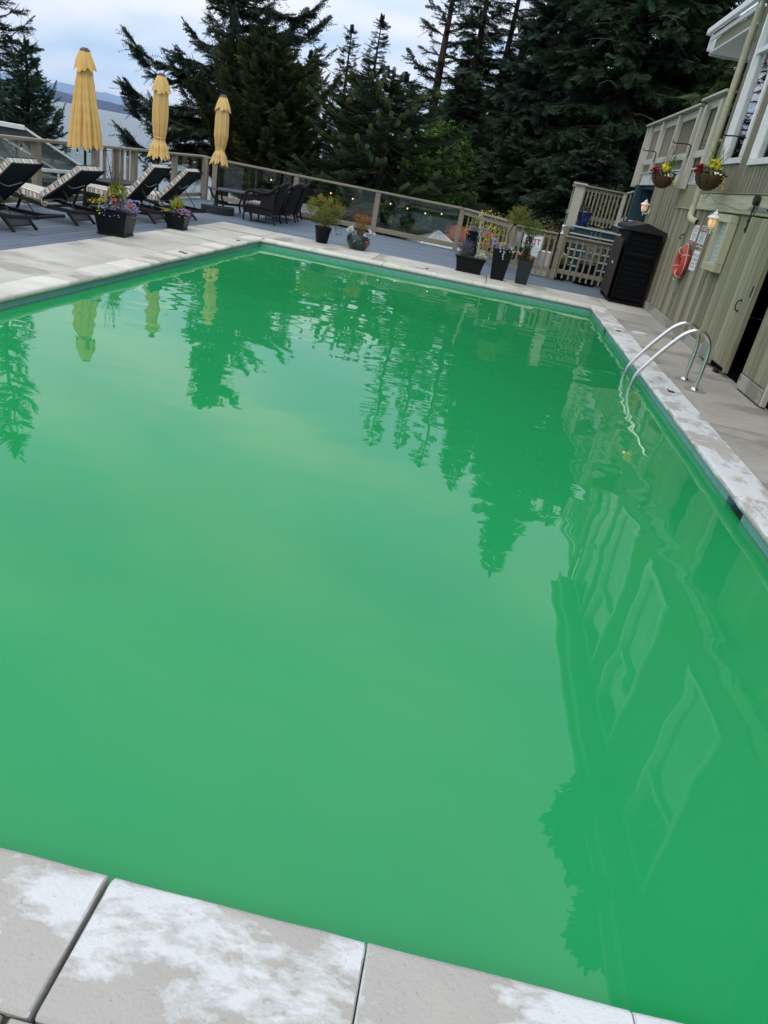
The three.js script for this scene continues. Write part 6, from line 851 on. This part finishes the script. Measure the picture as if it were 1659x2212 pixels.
{ // spiky araucaria: rope-like limbs clothed in stiff scale leaves
  seed = 301; const bx0 = -3.85, bz0 = -25.7, y0 = -3, o = thing('monkey_puzzle_tree', 'domed spiky tree of rope like dark green limbs with round cones behind the railing', 'tree', [bx0, y0, bz0]);
  const ax = (y) => V(-0.06 * Math.sin(y), y, 0.05 * Math.cos(y));
  part('trunk', tube([0, 1.5, 3, 4.5, 5.8, 6.8].map(ax), 0.17, { seg: 40, rad: 12, taper: 0.3 }), mat.bark, o);
  const seg = new Leaves(); for (let w = 0; w < 3; w++) for (let k = 0; k < 8; k++) { const a = (k + w * 0.5) / 8 * 2 * PI, d = V(0.55, Math.cos(a) * 0.8, Math.sin(a) * 0.8).normalize(), s = V(1, 0, 0).cross(d).normalize(), q = V(w / 3, Math.cos(a) * 0.32, Math.sin(a) * 0.32); seg.blade(q, d, s, 0.52, 0.34, [1, 1, 1], 0.1, -0.25); } const sg = seg.geo();
  const list = [], cores = [], cones = [];
  const rope = (pts, r, taper, col) => { const c = new THREE.CatmullRomCurve3(pts), L = c.getLength(), n = Math.max(2, Math.round(L / (r * 1.9))); cores.push(tube(pts, r * 0.42, { seg: Math.max(6, Math.round(L * 6)), rad: 6, taper: 0.7 })); for (let k = 0; k < n; k++) { const u = k / n, q = c.getPointAt(u), d = c.getTangentAt(u), s = r * 2.0 * lerp(1, taper, u), m = aim(q, d, s, rr(0, 1)), f = rr(0.75, 1.2) * lerp(0.3, 1.5, u * u); list.push([m, [col[0] * f, col[1] * f, col[2] * f]]); } return c; };
  const cols = [[0.040, 0.072, 0.028], [0.050, 0.084, 0.028], [0.034, 0.062, 0.034]];
  const N = 46; for (let k = 0; k < N; k++) {
    const u = (k + 0.5) / N, y = lerp(2.2, 6.55, Math.pow(u, 0.85)), az = k * 2.399 + rr(-0.3, 0.3), R = (y > 5.2 ? lerp(2.5, 1.25, (y - 5.2) / 1.35) : lerp(2.55, 2.75, (y - 2.2) / 3)) * 1.14 * rr(0.82, 1.08), rise = lerp(-0.30, 0.36, sstep(0.15, 1, u)), sag = lerp(0.34, 0.10, u), d = V(Math.cos(az), 0, Math.sin(az)), b = ax(y);
    const P = (s) => b.clone().addScaledVector(d, R * s).add(V(0, R * (rise * s - sag * Math.sin(s * PI * 0.8) + 0.13 * s ** 5), 0)), col = cols[k % 3]; rope([0.03, 0.2, 0.4, 0.6, 0.8, 1].map(P), rr(0.042, 0.054), 0.9, col);
    const side = V(-d.z, 0, d.x); for (let q = 0; q < 12; q++) { const s = lerp(0.38, 0.94, q / 11), z = q % 2 ? 1 : -1, l = R * rr(0.28, 0.46) * (1.2 - 0.55 * s), p0 = P(s), w = rr(0.4, 0.75); rope([p0, p0.clone().addScaledVector(side, z * l * w * 0.6).addScaledVector(d, l * 0.3).add(V(0, -0.10 * l, 0)), p0.clone().addScaledVector(side, z * l * w * 0.95).addScaledVector(d, l * 0.7).add(V(0, -0.02 * l, 0)), p0.clone().addScaledVector(side, z * l * w * 1.05).addScaledVector(d, l * 0.95).add(V(0, l * lerp(-0.04, 0.16, u), 0))], rr(0.034, 0.044), 0.95, cols[(k + q) % 3]); }
  }
  part('limbs', cores, mat.needle.clone(), o, 'stuff'); o.children[o.children.length - 1].material = M([0.02, 0.034, 0.018], 0.9);
  instanced('crown', sg, mat.needle, o, list);
  const cm = M([0.05, 0.052, 0.016], 0.9, { bump: T.rough, bs: 0.02 }); for (const [x, y, z] of [[-4.95, 3.75, -24.6], [-4.85, 3.05, -24.2], [-4.0, 3.6, -24.2], [-2.3, 3.65, -24.4]]) part('seed_cone', (() => { const g = clean(new THREE.IcosahedronGeometry(0.105, 4)), p = g.attributes.position; for (let i = 0; i < p.count; i++) { const a = Math.atan2(p.getZ(i), p.getX(i)), k = 1 + 0.06 * Math.sin(a * 16) * Math.sin(p.getY(i) * 110); p.setXYZ(i, p.getX(i) * k, p.getY(i) * k * 1.08, p.getZ(i) * k); } g.computeVertexNormals(); return g.translate(x - bx0, y - y0, z - bz0); })(), cm, o);
}
function leafTree(name, label, o) {
  seed = o.seed; const t = thing(name, label, 'tree', [o.x, o.y0, o.z]), L = new Leaves(); for (let k = 0; k < 22; k++) { const c = inBall(0.5, 0.42, 0.5); L.any(c, 0.26, 0.19, [1, 1, 1].map((v) => v * rr(0.75, 1.25)), 0.2); } const g = L.geo(), list = [], st = [];
  for (let k = 0; k < o.n; k++) { const c = inBall(o.R[0], o.R[1], o.R[2], 0.85).add(V(0, o.cy - o.y0, 0)); if (fbm(c.x * 0.9, c.y * 0.9, c.z * 0.9 + o.seed, 2) < -0.16) continue; if (k % 22 === 0) st.push(tube([[0, 0, 0], [c.x * 0.3, c.y * 0.55, c.z * 0.3], c], 0.035, { seg: 8, rad: 5, taper: 0.3 })); const f = rr(0.65, 1.3) * (0.75 + 0.35 * (c.y / (o.cy - o.y0 + o.R[1]))); list.push([new THREE.Matrix4().compose(c, new THREE.Quaternion().setFromEuler(new THREE.Euler(rr(-0.6, 0.6), rr(0, 6.28), rr(-0.6, 0.6))), V(1, 1, 1).multiplyScalar(o.s * rr(0.7, 1.3))), o.col.map((v, q) => v * f * rr(0.93, 1.07))]); }
  part('trunk', tube([[0, 0, 0], [0.1, (o.cy - o.y0) * 0.5, 0], [0, o.cy - o.y0 + o.R[1] * 0.4, 0.05]], o.R[0] * 0.1, { seg: 12, taper: 0.4 }), mat.bark, t); part('limbs', st, mat.twig, t, 'stuff'); instanced('crown', g, mat.leaf, t, list);
}
leafTree('maple_tree', 'leafy bright green maple behind the right half of the spiky tree', { seed: 401, x: -2.2, z: -29.2, y0: -3, cy: 1.2, R: [1.35, 2.1, 1.2], n: 560, s: 0.5, col: [0.042, 0.085, 0.017] });
leafTree('leafy_shrub', 'mid green leafy shrub low under the spiky tree', { seed: 402, x: -3.4, z: -27.2, y0: -3, cy: -1.2, R: [1.7, 1.2, 1.0], n: 420, s: 0.45, col: [0.05, 0.095, 0.025] });
leafTree('leafy_shrub', 'dark leafy shrub under the tall firs beside the slatted fence', { seed: 403, x: 1.6, z: -25.5, y0: -3, cy: -0.6, R: [2.2, 1.3, 1.0], n: 420, s: 0.5, col: [0.022, 0.036, 0.018] });
leafTree('leafy_shrub', 'dark leafy shrub right behind the stair landing', { seed: 404, x: 4.4, z: -24.5, y0: -3, cy: 0.4, R: [2.0, 2.0, 1.0], n: 420, s: 0.5, col: [0.018, 0.030, 0.016] });
leafTree('leafy_tree', 'rounded leafy tree beyond the house roof, seen only mirrored in the pool', { seed: 405, x: 6.6, z: -8.6, y0: -1, cy: 6.2, R: [2.0, 2.6, 1.6], n: 700, s: 0.6, col: [0.05, 0.09, 0.025] });
{ // ground cover under the trees
  seed = 501; const g = sprays[2], l = []; for (let k = 0; k < 2600; k++) { const x = rr(-9, 22), z = rr(-23, -75); if (x < shoreX(z) + 1) continue; const y = landY(x, z), f = rr(0.5, 1.2); l.push([aim(V(x, y + 0.1, z), V(rr(-1, 1), rr(0.5, 1.4), rr(-1, 1)), rr(0.7, 1.7)), [0.022 * f, 0.034 * f, 0.016 * f]]); }
  const o = instanced('undergrowth', g, mat.needle, scene, l); tag(o, 'dark undergrowth covering the slope beneath the trees', 'undergrowth', null, 'stuff');
}
// ---------------------------------------------------------------- buildings below and among the trees, boat, wires
{
  const h = thing('greenhouse', 'glazed greenhouse with white ridge and sloping glass roof beyond the left railing', 'greenhouse', [-10.6, -2.6, -17.2]);
  // ridge runs away to the left; the near slope falls to the right
  const R0 = [-17.0, 0.93, -12.9], R1 = [-10.6, 0.90, -17.0], E1 = [-9.35, 0.18, -17.7], dn = [E1[0] - R1[0], E1[1] - R1[1], E1[2] - R1[2]], E0 = [R0[0] + 3.2, -0.55, R0[2] + 3.4];
  const Lp = (a, b, t) => a.map((v, i) => lerp(v, b[i], t)), B1 = [-9.35, -2.6, -17.7], F0 = [-13.2, -0.1, -11.2];
  const eave0 = [-12.2, 0.02, -12.0], q = (a, b, c, d) => { const g = new THREE.BufferGeometry(); g.setAttribute('position', new THREE.Float32BufferAttribute([...a, ...b, ...c, ...a, ...c, ...d], 3)); g.setAttribute('uv', new THREE.Float32BufferAttribute(new Float32Array(12), 2)); g.computeVertexNormals(); return g; };
  const glz = M([0.085, 0.11, 0.115], 0.35, { transmission: 0.5, thickness: 0, ior: 1.25, side: THREE.DoubleSide });
  wpart('ridge_cap', [bar(R0, R1, 0.12, 0.10)], mat.ghWhite, h); wpart('rake_trim', bar(R1, E1, 0.03, 0.045), mat.ghWhite, h);
  for (let k = 0; k < 7; k++) { const a0 = Lp(R0, R1, k / 7), a1 = Lp(R0, R1, (k + 1) / 7), b0 = Lp(eave0, E1, k / 7), b1 = Lp(eave0, E1, (k + 1) / 7), d = [0, -0.03, 0]; wpart('roof_pane', q(...[a0, a1, b1, b0].map((p) => p.map((v, i) => v + d[i]))), glz, h); wpart('glazing_bar', bar(a0, b0, 0.035, 0.04), mat.galv, h); }
  for (let k = 0; k < 7; k++) { const b0 = Lp(eave0, E1, k / 7), b1 = Lp(eave0, E1, (k + 1) / 7); wpart('wall_pane', q(b0, b1, [b1[0], -2.6, b1[2]], [b0[0], -2.6, b0[2]]), glz, h); wpart('mullion', bar(b0, [b0[0], -2.6, b0[2]], 0.05), mat.ghWhite, h); }
  wpart('eave_rail', bar(eave0, E1, 0.06, 0.07), mat.ghWhite, h); wpart('mid_rail', bar([eave0[0], -0.6, eave0[2]], [E1[0], -0.6, E1[2]], 0.04, 0.05), mat.ghWhite, h);
  wpart('gable_wall', q(R1, E1, B1, [R1[0] - 1.2, -2.6, R1[2] - 0.7]), glz, h); wpart('back_slope', q(R0, R1, [R1[0] - 1.5, 0.2, R1[2] - 1.6], [R0[0] - 1.5, 0.2, R0[2] - 1.6]), mat.ghWhite, h);
  wpart('bench', [bar([-12.5, -1.4, -13.2], [-10.0, -1.4, -17], 0.7, 0.08)], mat.dark, h); const f = new Leaves(); seed = 9; for (let k = 0; k < 500; k++) { const t = rnd(); f.any(V(lerp(-12.5, -10, t) + rr(-0.3, 0.3), -1.1 + rr(-0.25, 0.4), lerp(-13.2, -17, t)), 0.12, 0.07, jig([0.05, 0.09, 0.04])); } wpart('seedlings', f.geo(), mat.leaf, h, 'stuff');
  const g = thing('garden_shed', 'white shed with pale grey hipped metal roof just below the far end of the deck', 'shed', [-1.5, -2.8, -24.2], 0.32);
  part('wall', [bx(1.3, 2.36, 1.3, 0, 1.18, 0)], mat.white, g); const ap = [0, 2.84, 0], cr = [[-0.78, 2.36, 0.78], [0.78, 2.36, 0.78], [0.78, 2.36, -0.78], [-0.78, 2.36, -0.78]];
  cr.forEach((c, k) => { const d = cr[(k + 1) % 4], q3 = new THREE.BufferGeometry(); q3.setAttribute('position', new THREE.Float32BufferAttribute([...c, ...d, ...ap], 3)); q3.setAttribute('uv', new THREE.Float32BufferAttribute(new Float32Array(6), 2)); q3.computeVertexNormals(); const pn = part('roof_panel', q3, M([0.40, 0.41, 0.41], 0.7, { side: THREE.DoubleSide }), g); part('ridge_cap', bar(c, ap, 0.05, 0.03), mat.white, g); for (const t of [0.2, 0.4, 0.6, 0.8]) { const m = c.map((v, i) => lerp(v, d[i], t)), e = m.map((v, i) => lerp(v, ap[i], 1 - 2 * Math.abs(t - 0.5))); part('roof_seam', bar(m, e, 0.018, 0.02, { r: 0 }), mat.softWhite, pn); } });
  const hs = (name, label, x, y, z, w, hh, d, m, rm) => { const o = thing(name, label, 'cabin', [x, y, z]); part('wall', bx(w, hh, d, 0, hh / 2, 0), m, o); for (const s of [-1, 1]) part('roof', bx(w + 0.4, 0.08, d * 0.62, 0, 0, 0).rotateX(s * 0.5).translate(0, hh + 0.22, s * d * 0.26), rm, o); part('window', [bx(0.5, 0.5, 0.04, -w * 0.2, hh * 0.55, d / 2 + 0.01), bx(0.5, 0.5, 0.04, w * 0.25, hh * 0.55, d / 2 + 0.01)], mat.black, o); };
  hs('cabin', 'small rust orange cabin glimpsed between the fence slats behind the lavender', -0.55, -2.95, -27.6, 1.5, 2.6, 1.4, mat.rust, mat.rust); hs('cabin', 'dark rust red cabin half hidden among the tall firs', 1.0, -1.4, -33, 2.2, 2.3, 2, mat.rust, mat.under);
  hs('cabin', 'rust orange shed with grey roof behind the wicker chairs, beyond the glass railing', -6.1, -2.6, -24.0, 1.2, 2.25, 1.0, mat.rust, mat.galv);
  const b = thing('motor_boat', 'tiny white motor boat with a wake far out on the sea', 'boat', [-760, -15, -1020], 0.4); { const s = new THREE.Shape(); s.moveTo(-7, 0); s.lineTo(6, 0); s.lineTo(9, 2.2); s.lineTo(-7, 1.6); s.closePath(); part('hull', clean(new THREE.ExtrudeGeometry(s, { depth: 3.4, bevelEnabled: true, bevelSize: 0.4, bevelThickness: 0.4 })).translate(0, 0, -1.7), mat.white, b); } part('cabin', [bx(6, 2, 2.6, -0.5, 2.7, 0, { r: 0.3 }), bx(3, 1.2, 2.2, -1.2, 4.2, 0, { r: 0.2 })], mat.softWhite, b); part('windows', [bx(5.2, 0.8, 2.7, -0.4, 3.0, 0, { r: 0.1 })], mat.dark, b);
  const wk = new Leaves(); seed = 77; for (let q2 = 0; q2 < 120; q2++) { const t = rnd(); wk.any(V(-8 - t * 42, 0.1 + rr(0, 0.5), rr(-1, 1) * (1 + t * 5)), 2.6, 1.2, [0.8, 0.83, 0.84], 0.1); } part('wake_foam', wk.geo(), mat.petal, b, 'stuff');
  const w = tag(part('power_line', [tube([[-6, 0.2, -40], [-1.92, 0.83, -40], [1.6, 1.9, -40], [5, 2.9, -40]], 0.022, { rad: 5 }), tube([[-5, -0.2, -40], [-1.4, 0.38, -40], [3.3, 1.45, -40], [6, 2.1, -40]], 0.02, { rad: 5 })], mat.galv, null), 'pair of thin wires slanting through the dark trees', 'wires');
}
// a few fallen leaves and flecks
{ seed = 88; for (const [x, z, s] of [[-4.05, -10.2, 'beside the anchor on the left coping'], [-3.95, -13.55, 'at the far left corner of the pool'], [3.05, -11.6, 'at the foot of the house wall beyond the ladder']]) { const f = new Leaves(); f.any(V(0, 0.008, 0), 0.06, 0.03, [0.09, 0.055, 0.03], 0, V(0.9, 0.05, 0.4).normalize()); f.any(V(0.02, 0.008, 0.03), 0.05, 0.025, [0.07, 0.045, 0.03], 0, V(-0.5, 0.05, 0.8).normalize()); const m = tag(part('fallen_leaf', f.geo(), mat.leaf, null), 'brown fallen leaf ' + s, 'leaf'); m.position.set(x, 0.002, z); } }

renderer.render(scene, camera);
